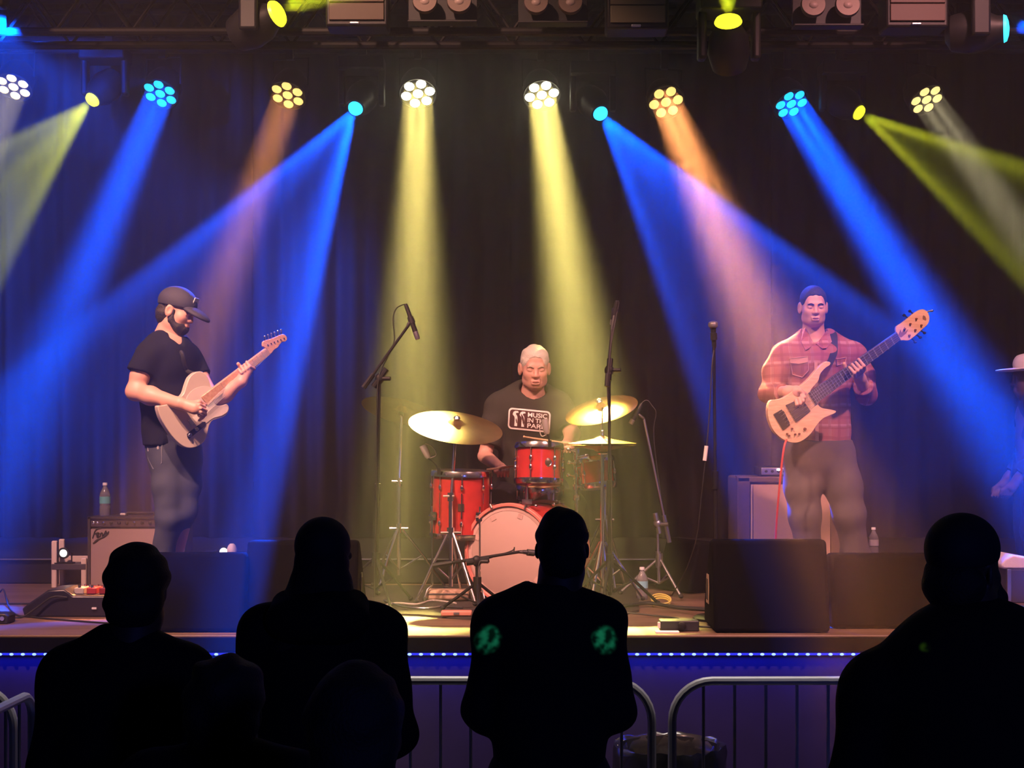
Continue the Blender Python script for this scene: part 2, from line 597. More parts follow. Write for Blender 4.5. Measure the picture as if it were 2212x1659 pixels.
def moving_head(p, t, c, label, group, s=1.0, hang=None, lens=1.0):
    ax = (t - p).normalized()
    root = thing('moving_head', label, 'stage light', p, group)
    F = frame(ax)
    gm = glow_mat('glow_head_blue', (.03, .55, 1.0), 2.2) if c is BLUE else glow_mat('glow_head_lime', (.80, .78, .02), 2.6)
    r = .055 * s
    MB().lathe([(r * 1.25, .0), (r * 1.3, -.03), (r * 1.9, -.09 * s), (r * 2.1, -.18 * s), (r * 1.7, -.27 * s), (r * .8, -.3 * s)], p, ax, 24).build('head_body', METAL_BLACK, root)
    r *= lens
    MB().lathe([(r, .0), (r * .9, .016), (r * .5, .026), (.001, .03)], p, ax, 20).build('lens', gm, root)
    up = 1
    cpt = p - ax * .16 * s
    sx = V((1, 0, 0)) if abs(ax.x) < .8 else V((0, 1, 0))
    for sg in (-1, 1):
        q = cpt + sx * sg * .145 * s
        MB().box(q + V((0, 0, .07 * up * s)), (.045 * s, .10 * s, .26 * s) if sx.x else (.10 * s, .045 * s, .26 * s)).build('yoke_arm', METAL_BLACK, root, bevel=.015)
    bz = cpt + V((0, 0, .235 * up * s))
    MB().box(bz, (.33 * s, .24 * s, .10 * s)).build('base', METAL_BLACK, root, bevel=.012)
    hy, hz_ = hang
    MB().box((bz.x, (bz.y + hy) / 2, bz.z + .065 * s), (.05, abs(bz.y - hy) + .06, .03)).box((bz.x, hy, (bz.z + hz_) / 2 + .03), (.05, .05, abs(hz_ - bz.z) + .06)).build('clamp', METAL_BLACK, root)
    return root


for k, (px, py, d, tx, ty, td, c, e, a, rg, bb, ro) in enumerate(HEADS):
    moving_head(P(px, py, d), P(tx, ty, td), c, HEAD_LAB[k], 'moving heads on the rear truss', hang=(YR, ZR))
for k, (px, py, d, tx, ty, td, c, e, a, rg, bb, ro) in enumerate(TOPS):
    moving_head(P(px, py, d), P(tx, ty, td), c, TOP_LAB[k], 'moving heads on the front truss', 1.0, hang=(YF, ZF), lens=1.35)


# trusses: four chords and lacing
def truss(y, z, label, x0=-6.3, x1=6.3, s=.29):
    root = thing('lighting_truss', label, 'truss', (0, y, z))
    al = mat('black_truss', (.008, .008, .009), .6, spec=.2)
    cs = [(y - s / 2, z), (y + s / 2, z), (y - s / 2, z + s), (y + s / 2, z + s)]
    for cy, cz in cs:
        MB().cyl((x0, cy, cz), (x1, cy, cz), .024, n=10).build('chord', al, root)
    b = MB()
    n = int((x1 - x0) / .42)
    for i in range(n):
        xa, xb = x0 + i * .42, x0 + i * .42 + .21
        for cy in (y - s / 2, y + s / 2):
            b.cyl((xa, cy, z), (xb, cy, z + s), .009, n=6)
            b.cyl((xb, cy, z + s), (xb + .21, cy, z), .009, n=6)
    o = b.build('lacing', al, root)
    o['kind'] = 'stuff'
    return root


truss(8.35, ZF, 'black lighting truss across the front of the stage roof')
truss(11.05, ZR, 'black lighting truss over the back of the stage')

# blinders: a frame with two round lamps each
BLP = [(955, 4, 'two lamp audience blinder with a bright edge, left of centre on the front truss'), (1195, 6, 'two lamp audience blinder near the centre of the front truss'), (1793, 12, 'two lamp audience blinder right of the upward yellow beam')]
refl_m = mat('blinder_reflector', (.09, .065, .055), .5, .2, spec=.2)
bulb_m = mat('blinder_bulb', (.22, .17, .15), .4, spec=.2)
for px, py, lab in BLP:
    p = P(px, py, 7.85)
    root = thing('blinder', lab, 'stage light', p, 'audience blinders on the front truss')
    for sg in (-1, 1):
        q = p + V((sg * M(37, 7.85), 0, 0))
        MB().lathe([(.062, -.02), (.066, 0), (.060, .02), (.045, .05), (.02, .07)], q, (0, 1, -.15), 24).build('lamp_can', refl_m, root)
        MB().ball(q + V((0, -.012, -.004)), (.028, .02, .022), 12, 8).build('bulb', bulb_m, root)
    MB().box(p + V((0, .06, -.095)), (.37, .09, .012)).box(p + V((0, .09, .03)), (.37, .02, .26)).build('frame', METAL_BLACK, root, bevel=.004)
    MB().box(p + V((0, .10, .13)), (.05, .06, .10)).box((p.x, (p.y + .1 + YF) / 2, p.z + .17), (.05, YF - p.y - .1 + .04, .03)).box((p.x, YF, (p.z + .17 + ZF) / 2), (.05, .05, abs(p.z + .17 - ZF))).build('bracket', METAL_BLACK, root)

# square flood lights with a dull brown glass
FLP = [(770, 14, .30, 'wide square flood light with a dull brown glass, left one on the front truss'), (1378, 20, .30, 'square flood light with a greenish grey glass and pale clip, middle of the front truss'), (1983, 16, .30, 'square flood light with a reddish brown glass, right one on the front truss')]
for i, (px, py, wd, lab) in enumerate(FLP):
    p = P(px, py, 7.85)
    root = thing('flood_light', lab, 'stage light', p, 'square flood lights on the front truss')
    gl = mat('flood_glass_%s' % 'abc'[i], [(.055, .037, .026), (.11, .10, .065), (.06, .034, .028)][i], .4, spec=.15)
    MB().box(p + V((0, .10, .02)), (.33, .18, .24)).build('housing', METAL_BLACK, root, bevel=.012)
    MB().box(p + V((0, .004, .06)), (.29, .012, .07)).box(p + V((0, .004, -.025)), (.29, .012, .09)).build('glass', gl, root, bevel=.003)
    MB().box(p + V((-.01, -.005, -.088)), (.05, .02, .012)).build('clip', STEEL, root, bevel=.003)
    MB().box((p.x, (p.y + .15 + YF) / 2, p.z + .10), (.05, YF - p.y - .15 + .04, .03)).box((p.x, YF, (p.z + .1 + ZF) / 2), (.05, .05, abs(p.z + .1 - ZF) + .02)).build('bracket', METAL_BLACK, root)
# ------------------------------------------------------------------ drum kit
red_m = mat('red_drum_shell', (.44, .030, .030), .22, var=.3, scale=14, coat=.6)
hoopw_m = mat('kick_hoop', (.62, .20, .16), .35, coat=.4)
head_m = mat('drum_head', (.44, .30, .26), .55, var=.04, scale=5)
clear_m = mat('coated_head', (.80, .48, .24), .45)
brass_m = mat('cymbal_bronze', (.70, .44, .15), .24, .75, var=.25, scale=30)
badge_m = mat('drum_badge', (.10, .07, .05), .35, .5)
shad_m = mat('edge_shade_damping', (.50, .33, .29), .6)


def drum(name, label, cat, c, axis, R, h, shell, head, group=None, lugs=6, badge=None, hoop=CHROME, two_heads=True, depth_z=None, hint=0.0):
    """c: centre of the batter head; the shell runs from it against the axis."""
    c, ax = V(c), V(axis).normalized()
    F = frame(ax)
    root = thing(name, label, cat, c - ax * h, group)
    MB().lathe([(R, -.012), (R, -h + .012)], c, ax, 40, caps=False).lathe([(R - .008, -.012), (R - .008, -h + .012)], c, ax, 40, caps=False).build('shell', shell, root)
    MB().lathe([(R + .004, .000), (R * .6, .002), (.001, .003)], c, ax, 40, caps=False).build('batter_head', head, root)
    for k, hh in enumerate((0, -h)):
        b = MB()
        b.lathe([(R + .006, hh - .022), (R + .016, hh - .022), (R + .016, hh - .004), (R + .010, hh + .012), (R + .006, hh + .012), (R + .006, hh - .022)] if k == 0 else
                [(R + .006, hh + .022), (R + .016, hh + .022), (R + .016, hh + .004), (R + .010, hh - .012), (R + .006, hh - .012), (R + .006, hh + .022)], c, ax, 40, caps=False)
        b.build('hoop', hoop, root)
    if two_heads:
        MB().lathe([(R + .004, -h), (.001, -h)], c, ax, 40, caps=False).build('resonant_head', head_m, root)
    for j in range(lugs):
        a = hint + 2 * math.pi * j / lugs
        u = F @ V((math.cos(a), math.sin(a), 0))
        b = MB()
        p = c + u * (R + .010)
        b.box(p - ax * h * .5, (.006, .006, h * .4), frame(ax, u))
        for t0, t1 in ((-.02, -.085), (-h + .02, -h + .085)):
            b.cyl(p + ax * (t0 + .02 if t0 > -h / 2 else t0 - .02), p + ax * t1, .0035, n=6)
            b.ball(p + ax * t1, (.011, .011, .019), 8, 6, F)
            b.ball(p + ax * (t0 + (.012 if t0 > -h / 2 else -.012)), .007, 8, 6)
        b.build('lug', CHROME, root)
    if badge is not None:
        u = F @ V((math.cos(badge), math.sin(badge), 0))
        side = ax.cross(u)
        q = c + u * (R + .001) - ax * h * .52
        MB().prism([q - side * .018 - ax * .022, q + side * .018 - ax * .022, q + side * .018 + ax * .022, q - side * .018 + ax * .022], u * .004).build('badge', badge_m, root, smooth=False)
    return root


def tripod(b, p, r, hgt, foot=0.0, n=3, a0=.3, tr=.008, brace=True):
    """Legs of a cymbal or drum stand: from a collar at hgt down to feet at radius r, with braces."""
    p = V(p)
    for k in range(n):
        a = a0 + 2 * math.pi * k / n
        u = V((math.cos(a), math.sin(a), 0))
        e = p + u * r + V((0, 0, foot + tr + .006))
        b.tube([p + u * .02 + V((0, 0, hgt)), p + u * r * .55 + V((0, 0, hgt * .52)), e], tr, 8)
        if brace:
            b.tube([p + u * r * .5 + V((0, 0, hgt * .55)), p + u * .012 + V((0, 0, hgt * .3))], tr * .8, 6)


def stand_legs(root, p, r, hgt, m, a0=.3, tr=.008, n=3):
    p = V(p)
    for k in range(n):
        a = a0 + 2 * math.pi * k / n
        u = V((math.cos(a), math.sin(a), 0))
        e = p + u * r + V((0, 0, tr + .008))
        o = MB().tube([p + u * .015 + V((0, 0, hgt)), p + u * r * .55 + V((0, 0, hgt * .52)), e], tr, 8).tube([p + u * r * .5 + V((0, 0, hgt * .56)), p + u * .01 + V((0, 0, hgt * .35))], tr * .7, 6).build('leg', m, root)
        MB().ball(e, (.016, .016, .014), 8, 6).build('rubber_foot', RUBBER, o)


def cymbal(name, label, c, nrm, R, group=None, bell=.17, m=None):
    c = V(c)
    prof = [(R, -.018), (R * .96, -.0145), (R * .7, -.004), (R * .4, .004), (R * (bell + .05), .008), (R * bell, .012), (R * bell * .7, .026), (.012, .033), (.012, .0305), (R * bell * .7, .0235), (R * bell, .0095), (R * .4, .0015), (R * .96, -.017), (R, -.018)]
    b = MB().lathe(prof, c, nrm, 64, caps=False)
    o = b.build(name, m or brass_m, None, loc=c, angle=50)
    tag(o, label, 'cymbal', group)
    return o


YAW = math.radians(28)
kax = V((-math.sin(YAW), -math.cos(YAW), 0))      # bass drum axis, out of the front head
kc = P(1101, 1202, 8.75)
KR = .277
kc.z = ST + .012 + KR + .022
kick = thing('bass_drum', 'red bass drum with a pale pink front head and wooden hoops', 'bass drum', V((kc.x, kc.y + .2, ST + .012)))
F = frame(kax)
MB().lathe([(KR, -.02), (KR, -.44)], kc, kax, 56, caps=False).lathe([(KR - .01, -.02), (KR - .01, -.44)], kc, kax, 56, caps=False).build('shell', red_m, kick)
MB().lathe([(KR + .002, .0), (KR * .93, .0025), (KR * .92, .004), (.001, .006)], kc, kax, 56, caps=False).build('front_head', head_m, kick)
MB().lathe([(KR + .001, .002), (KR * .93, .006), (KR * .915, .0055)], kc, kax, 56, caps=False).build('head_ring', shad_m, kick)  # edge shading of the drum head, put into the ring's colour
MB().lathe([(KR + .002, -.46), (.001, -.46)], kc, kax, 56, caps=False).build('batter_head', head_m, kick)
for hh in (0.0, -.46):
    s = 1 if hh == 0 else -1
    MB().lathe([(KR + .002, hh - s * .022), (KR + .022, hh - s * .022), (KR + .022, hh + s * .016), (KR + .002, hh + s * .016), (KR + .002, hh - s * .022)], kc, kax, 56, caps=False).build('hoop', hoopw_m, kick, bevel=.003)
for j in range(8):
    a = math.pi / 8 + j * math.pi / 4
    u = F @ V((math.cos(a), math.sin(a), 0))
    for s, hh in ((1, 0.0), (-1, -.46)):
        q = kc + u * (KR + .024) + kax * hh
        b = MB().tube([q + kax * s * .022 - u * .012, q + kax * s * .022 + u * .006, q - kax * s * .03 + u * .006], .0085, 8)
        b.cyl(q - kax * s * .02 + u * .006, q - kax * s * .10 + u * .002, .004, n=6).ball(q - kax * s * .11, .012, 8, 6)
        b.build('claw', CHROME, kick)
for j, a in enumerate((.55, 1.25, 2.05, 2.75, 3.6, 5.6)):
    u = F @ V((math.cos(a), math.sin(a), 0))
    q = kc + u * KR * .84 + kax * .0052
    sd = kax.cross(u)
    MB().prism([q - sd * .016 - u * .014, q + sd * .016 - u * .014, q + sd * .016 + u * .014, q - sd * .016 + u * .014], kax * .002).build('damping_patch', shad_m, kick, smooth=False)
for s in (-1, 1):
    sd = V((math.cos(YAW), -math.sin(YAW), 0)) * s
    MB().tube([kc + sd * KR * .8 - V((0, 0, KR * .62)) - kax * .1, kc + sd * (KR + .14) - kax * .02 - V((0, 0, KR + .022 - .008))], .008, 8).build('spur', CHROME, kick)

# floor tom
ft = P(997, 1020, 9.0)
root = drum('floor_tom', 'red floor tom on three chrome legs left of the bass drum', 'drum', ft, (0.02, -.03, 1), .172, .385, red_m, head_m, 'toms of the red drum kit', 8, badge=-math.pi / 2 - .55, hint=.25)
for k, a in enumerate((-2.65, -.95, 1.2)):
    u = V((math.cos(a), math.sin(a), 0))
    q = ft + u * .196
    b = MB().tube([V((q.x, q.y, ft.z - .20)), V((q.x, q.y, ST + .11)), V((q.x, q.y, ST + .085)) + u * .03, V((q.x, q.y, ST + .03)) + u * .05], .0065, 8)
    b.box(V((q.x, q.y, ft.z - .26)) - u * .008, (.035, .035, .05)).cyl(V((q.x, q.y, ft.z - .26)) + u.cross(V((0, 0, 1))) * -.03, V((q.x, q.y, ft.z - .26)) + u.cross(V((0, 0, 1))) * .035, .008, n=8)
    o = b.build('leg', CHROME, root)
    MB().ball(V((q.x, q.y, ST + .028)) + u * .05, (.014, .014, .015), 8, 6).build('rubber_foot', RUBBER, o)

# rack tom, held by an arm on the bass drum
rt = P(1165, 962, 8.98)
root = drum('rack_tom', 'red rack tom with a round badge mounted above the bass drum', 'drum', rt, (.02, .10, 1), .135, .225, red_m, head_m, 'toms of the red drum kit', 6, hint=.35)
q = rt + V((.045, -.128, -.10))
MB().lathe([(.026, 0), (.026, .006), (.019, .010), (.001, .010)], q, (.2, -1, .1), 20).build('badge', badge_m, root)
MB().ring(q + V((0, -.006, 0)), (.2, -1, .1), .024, .004, 20, 6).build('badge_ring', CHROME, root)
kt = kc - kax * .22 + V((0, 0, KR))
MB().tube([kt + V((0, 0, -.01)), kt + V((.0, .02, .12)), rt + V((.13, .06, -.16)), rt + V((.10, .06, -.12))], .011, 10).box(kt + V((0, 0, .02)), (.06, .06, .03)).build('mount_arm', CHROME, root)

# second tom, mostly hidden behind the hi-hat
rt2 = P(1287, 992, 9.15)
root = drum('rack_tom', 'small red tom mostly hidden behind the hi-hat pole', 'drum', rt2, (-.1, .12, 1), .10, .17, red_m, head_m, 'toms of the red drum kit', 6)
MB().tube([rt2 + V((.0, .09, -.1)), V((rt2.x + .05, rt2.y + .17, rt2.z - .18)), V((rt2.x + .05, rt2.y + .17, ST + .5)), V((rt2.x + .05, rt2.y + .17, ST + .03))], .010, 8).build('mount_pole', CHROME, root)
stand_legs(root, (rt2.x + .05, rt2.y + .17, ST + .012), .10, .30, CHROME, .9)

# tom stand with its clamps
ts = V((M(1245 - CX, 9.2), 9.2, ST + .012))
root = thing('tom_stand', 'chrome tom stand crowded with clamps between the rack tom and the hi-hat', 'stand', ts)
MB().cyl(ts + V((0, 0, .08)), V((ts.x, ts.y, P(0, 978, 9.2).z)), .012, n=10).build('pole', CHROME, root)
stand_legs(root, ts, .11, .34, CHROME, .2, .010)
for k, (px, py, dx) in enumerate(((1238, 975, -.05), (1256, 988, .06), (1236, 1003, -.045), (1254, 1010, .07), (1240, 1030, -.05), (1252, 1052, .05), (1244, 1075, .0))):
    z = P(px, py, 9.2).z
    b = MB().cyl((ts.x, ts.y, z - .016), (ts.x, ts.y, z + .016), .022, n=12).cyl((ts.x, ts.y - .01, z), (ts.x + dx, ts.y - .045, z + .012), .008, n=8).ball((ts.x + dx, ts.y - .05, z + .012), (.015, .012, .013), 10, 7)
    b.build('clamp', CHROME, root)

# snare on its basket stand
sn = P(1167, 1049, 9.36)
sax = V((0, -.16, 1)).normalized()
root = drum('snare_drum', 'shallow chrome snare drum with an orange lit top under the rack tom', 'drum', sn, sax, .135, .10, CHROME, clear_m, None, 8)
stn = thing('snare_stand', 'chrome basket stand under the snare drum', 'stand', V((sn.x, sn.y + .02, ST + .012)))
bx = sn - sax * .115
for k in range(3):
    a = .5 + k * 2.094
    u = V((math.cos(a), math.sin(a), 0))
    MB().tube([bx + V((0, 0, -.10)), bx + u * .10 + V((0, 0, -.04)), bx + u * .145 + V((0, 0, -.005)), bx + u * .15 + V((0, 0, .02))], .007, 8).build('basket_arm', CHROME, stn)
MB().cyl(bx + V((0, .01, -.09)), V((bx.x, bx.y + .01, ST + .1)), .011, n=10).build('pole', CHROME, stn)
stand_legs(stn, (bx.x, bx.y + .01, ST + .012), .15, .26, CHROME, 1.1)

# cymbals and their stands
RIDE = P(985, 917, 8.9)
cymbal('ride_cymbal', 'wide dark bronze ride cymbal tilted above the floor tom, lit golden on one side', RIDE, V((.14, -.33, .93)), .284, 'cymbals of the drum kit', m=mat('dark_bronze', (.15, .095, .042), .36, .5, var=.4, scale=18))
CRASH = P(1298, 880, 9.3)
cymbal('crash_cymbal', 'bright gold crash cymbal tipped up to the right above the hi-hat', CRASH, V((-.24, -.34, .9)), .232, 'cymbals of the drum kit')
BACKC = P(868, 884, 9.55)
cymbal('crash_cymbal', 'dim crash cymbal behind the left microphone stand, half behind the ride', BACKC, V((.20, .30, .93)), .262, 'cymbals of the drum kit')


def cymbal_stand(label, top, px, py_fork, d, ax_tilt, a0, rr=.30, hh=.40, boom=None):
    base = V((M(px - CX, d), d, ST + .012))
    root = thing('cymbal_stand', label, 'stand', base, 'chrome cymbal stands of the drum kit')
    zt = top.z - .05
    if boom is None:
        MB().tube([base + V((0, 0, .10)), base + V((0, 0, (zt - base.z) * .62))], .013, 10).build('lower_tube', CHROME, root)
        MB().tube([base + V((0, 0, (zt - base.z) * .6)), V((top.x, top.y, zt))], .0085, 10).build('upper_tube', CHROME, root)
    MB().cyl(base + V((0, 0, (zt - base.z) * .60)), base + V((0, 0, (zt - base.z) * .65)), .02, n=12).cyl(base + V((-.045, -.01, (zt - base.z) * .63)), base + V((.02, -.01, (zt - base.z) * .63)), .0085, n=8).build('wing_clamp', CHROME, root)
    MB().cyl(base + V((0, 0, hh - .03)), base + V((0, 0, hh + .03)), .024, n=12).cyl(base + V((-.06, -.01, hh)), base + V((.06, -.01, hh)), .009, n=8).build('leg_collar', CHROME, root)
    t = ax_tilt.normalized()
    MB().tube([V((top.x, top.y, zt)), top - t * .03, top + t * .06], [.010, .007, .005], 8).lathe([(.02, .035), (.022, .042), (.012, .055)], top, t, 12).build('tilter', CHROME, root)
    MB().lathe([(.02, -.022), (.02, -.002)], top - t * .02, t, 12).build('felt', mat('grey_felt', (.10, .09, .08), .95), root)
    stand_legs(root, base, rr, hh, CHROME, a0, .009)
    return root


cymbal_stand('chrome stand of the ride cymbal, its pole in front of the floor tom', RIDE, 974, 0, 8.80, V((.14, -.33, .93)), 1.3, .21, .42)
cymbal_stand('chrome stand holding the dim crash cymbal, left end of the kit', BACKC, 862, 0, 9.5, V((.20, .30, .93)), .15, .30, .40)
cymbal_stand('chrome stand of the bright gold crash cymbal, right of the hi-hat', CRASH, 1306, 0, 9.58, V((-.24, -.34, .9)), .8, .20, .45)

# hi-hat
hx = P(1301, 960, 8.86)
root = thing('hi_hat', 'pair of hi-hat cymbals seen edge on upon a chrome stand', 'hi-hat', V((hx.x, hx.y, ST + .012)))
for s in (1, -1):
    prof = [(.205, 0), (.14, .012), (.06, .022), (.045, .032), (.012, .045), (.012, .042), (.045, .029), (.14, .010), (.205, 0)]
    MB().lathe([(r, h * s) for r, h in prof], hx + V((0, 0, .006 * s)), (0, 0, 1), 56, caps=False).build('hat_cymbal', brass_m, root, angle=50)
MB().cyl((hx.x, hx.y, ST + .06), (hx.x, hx.y, hx.z - .06), .012, n=10).cyl((hx.x, hx.y, hx.z - .08), (hx.x, hx.y, hx.z + .22), .0042, n=8).build('pole', CHROME, root)
MB().lathe([(.03, -.06), (.034, -.052), (.012, -.045)], hx, (0, 0, 1), 14).lathe([(.012, .045), (.014, .075), (.010, .085)], hx, (0, 0, 1), 12).build('clutch', CHROME, root)
stand_legs(root, (hx.x, hx.y, ST + .012), .25, .36, CHROME, .2, .009)
MB().box((hx.x, hx.y - .12, ST + .035), (.08, .26, .012), Matrix.Rotation(.12, 3, 'X')).build('pedal', STEEL, root, bevel=.004)

# drummer's stool
tq = P(1150, 1100, 9.78)
root = thing('drum_throne', 'round black drum stool under the drummer', 'stool', V((tq.x, tq.y, ST)))
MB().lathe([(.10, .36), (.15, .365), (.165, .38), (.165, .41), (.15, .43), (.001, .435)], V((tq.x, tq.y, ST)), (0, 0, 1), 28).build('seat', mat('black_vinyl', (.02, .02, .02), .4), root)
MB().cyl((tq.x, tq.y, ST + .1), (tq.x, tq.y, ST + .365), .018, n=12).build('pole', CHROME, root)
stand_legs(root, (tq.x, tq.y, ST), .22, .24, CHROME, .4, .010)

# ------------------------------------------------------------------ microphones on stands
mic_m = mat('mic_body', (.03, .03, .03), .4, .4)
grille_m = mat('mic_grille', (.45, .42, .42), .4, .9)
cable_m = mat('black_cable', (.018, .018, .018), .55)


def mic_stand(label, base, joint, boom_a, boom_b, mic_a, mic_b, m=METAL_BLACK, r=.30, hh=.27, a0=.3, big=False, cable=None, group='microphone stands on the stage', round_base=False):
    base = V(base)
    root = thing('microphone_stand', label, 'mic stand', base, group)
    joint = V(joint)
    mid = base.lerp(joint, .5)
    MB().tube([base + V((0, 0, .07 if not round_base else .0)), mid], .0125, 10).build('lower_tube', m, root)
    MB().tube([mid, joint], .009, 10).cyl(mid - V((0, 0, .05)), mid + V((0, 0, .05)), .018, n=12).build('upper_tube', m, root)
    if round_base:
        MB().lathe([(.13, 0), (.13, .012), (.11, .024), (.02, .03), (.02, .06)], base, (0, 0, 1), 28).build('round_base', m, root)
    else:
        MB().cyl(base + V((0, 0, hh - .04)), base + V((0, 0, hh + .04)), .024, n=12).build('leg_collar', m, root)
        stand_legs(root, base, r, hh, m, a0, .009)
    if boom_a is not None:
        boom_a, boom_b = V(boom_a), V(boom_b)
        MB().tube([boom_a, boom_a.lerp(boom_b, .22)], .015, 8).tube([boom_a.lerp(boom_b, .2), boom_b], .0085, 10).build('boom', m, root)
        dj = (boom_b - boom_a).normalized()
        MB().ball(joint, (.028, .022, .032), 10, 8).cyl(joint, joint + V((.065, -.02, .0)), .012, n=8).cyl(joint - dj * .06, joint + dj * .07, .018, n=10).build('clutch', m, root)
    mic_a, mic_b = V(mic_a), V(mic_b)
    dd = (mic_b - mic_a).normalized()
    L = (mic_b - mic_a).length
    mid = mic_a.lerp(mic_b, .45)
    e = boom_b if boom_b is not None else joint
    MB().tube([e, e.lerp(mid, .5) + V((0, -.004, 0)), mid], .010, 8).cyl(mid - dd * .02, mid + dd * .02, .019, n=12).build('mic_clip', PLASTIC, root)
    o = MB().lathe([(.010, 0), (.0125, L * .1), (.0155, L * .75), (.0155, L * .78)], mic_a, dd, 14).build('microphone', mic_m, root)
    if big:
        MB().lathe([(.017, L * .76), (.027, L * .82), (.028, L * .9), (.024, L * .97), (.012, L)], mic_a, dd, 16).build('mic_grille', grille_m, o)
    else:
        MB().lathe([(.0158, L * .78), (.0158, L * .97), (.013, L)], mic_a, dd, 14).build('mic_grille', grille_m, o)
    if cable:
        MB().tube(smooth_curve([V(c) for c in cable], 8), .0035, 6).build('cable', cable_m, root)
    return root


dL = 8.7
bL = V((M(812 - CX, dL), dL, ST + .012))
mic_stand('black boom microphone stand left of the cymbals, its microphone pointing down over the kit', bL, P(820, 818, dL), P(785, 838, dL - .03), P(880, 706, dL), P(876, 657, dL), P(903, 733, dL), a0=.9,
          cable=[P(876, 657, dL), P(866, 660, dL), P(855, 668, dL), P(849, 690, dL), P(852, 735, dL), P(838, 770, dL), P(816, 830, dL - .02), P(814, 1000, dL - .02), P(808, 1290, dL - .05)])
dR = 8.6
bR = V((M(1317 - CX, dR), dR, ST + .012))
mic_stand('black overhead microphone stand in front of the bright crash cymbal', bR, P(1316, 800, dR), P(1311, 835, dR - .08), P(1322, 712, dR), P(1333, 650, dR), P(1322, 702, dR + .03), a0=.3,
          cable=[P(1333, 650, dR), P(1337, 655, dR), P(1330, 690, dR), P(1318, 760, dR - .03), P(1312, 830, dR - .03), P(1320, 1000, dR - .03), P(1322, 1280, dR - .04)])
dV = 8.14
bV = V((M(1548 - CX, dV), dV, ST))
mic_stand('straight vocal microphone stand between the drums and the bassist', bV, P(1542, 735, dV), None, None, P(1543, 752, dV + .01), P(1540, 694, dV - .02), big=True, round_base=True,
          cable=[P(1543, 752, dV), P(1538, 790, dV - .03), P(1532, 900, dV - .03), P(1524, 990, dV - .03), P(1515, 1075, dV), P(1505, 1160, dV + .05), P(1482, 1230, dV + .2), P(1452, 1285, dV + .55)])
_vt = bpy.data.objects['microphone_stand.002']
MB().tube([P(1526, 963, dV - .03), P(1522, 995, dV - .03)], .011, 10).build('cable_tag', mat('white_tape', (.75, .72, .68), .6), _vt, label='white tape wrapped round the hanging cable')
dO = 9.25
bO = V((M(1424 - CX, dO), dO, ST + .012))
mic_stand('thin grey boom stand leaning left beyond the hi-hat, its microphone looking down', bO, P(1420, 1132, dO), P(1446, 1172, dO), P(1391, 905, dO), P(1386, 872, dO), P(1362, 916, dO), m=STEEL, r=.24, hh=.22, a0=1.0,
          cable=[P(1386, 872, dO), P(1392, 866, dO), P(1400, 866, dO), P(1408, 876, dO), P(1417, 892, dO), P(1412, 930, dO), P(1418, 1000, dO), P(1440, 1160, dO)])
dK = 8.36
bK = V((M(1031 - CX, dK), dK, ST + .012))
mic_stand('short black boom stand in front of the bass drum, pointing at its head', bK, P(1030, 1212, dK), P(935, 1222, dK), P(1122, 1192, dK), P(1128, 1192, dK), P(1168, 1196, dK + .03), big=True, r=.22, hh=.16, a0=.6,
          cable=[P(1110, 1192, dK), P(1111, 1182, dK), P(1105, 1190, dK), P(1060, 1205, dK), P(1034, 1220, dK - .02), P(1036, 1300, dK - .02), P(1060, 1318, dK)])


def clip_mic(label, hoop_pt, neck, mic_a, mic_b, loop):
    root = thing('clip_microphone', label, 'microphone', hoop_pt, 'small microphones clipped to the drums')
    MB().tube(smooth_curve([hoop_pt] + neck, 6), .005, 8).box(V(hoop_pt) + V((0, 0, 0)), (.02, .03, .04)).build('gooseneck', METAL_BLACK, root)
    mic_a, mic_b = V(mic_a), V(mic_b)
    d = (mic_b - mic_a).normalized()
    L = (mic_b - mic_a).length
    MB().lathe([(.012, 0), (.019, L * .15), (.022, L * .6), (.022, L), (.001, L)], mic_a, d, 14).build('capsule', mat('pale_mic', (.42, .40, .36), .4, .4), root)
    MB().tube(smooth_curve(loop, 6), .0028, 6).build('cable', mat('pale_cable', (.45, .42, .36), .5), root)


q = ft + V((-.13, -.14, .01))
clip_mic('small pale clip-on microphone with a looped cable at the floor tom rim', q, [P(938, 1000, 8.86), P(925, 990, 8.85)], P(926, 990, 8.85), P(913, 962, 8.85), [P(926, 990, 8.85), P(941, 984, 8.85), P(939, 972, 8.85), P(930, 962, 8.85), P(918, 958, 8.85)])
q = rt + V((.06, -.13, .012))
clip_mic('dark clip-on microphone standing at the rack tom rim, before the shirt print', q, [P(1186, 950, 8.83), P(1182, 935, 8.83)], P(1182, 938, 8.83), P(1176, 905, 8.83), [P(1182, 938, 8.83), P(1170, 942, 8.83), P(1166, 926, 8.83), P(1172, 912, 8.83), P(1178, 905, 8.83)])
# ------------------------------------------------------------------ monitors, amplifiers and other gear on the stage
cab_m = mat('cabinet_carpet', (.0032, .0032, .004), .85, var=.25, scale=60, spec=.04, bump=.15, bscale=700)
grille_black = mat('steel_grille', (.025, .025, .03), .4, .5)


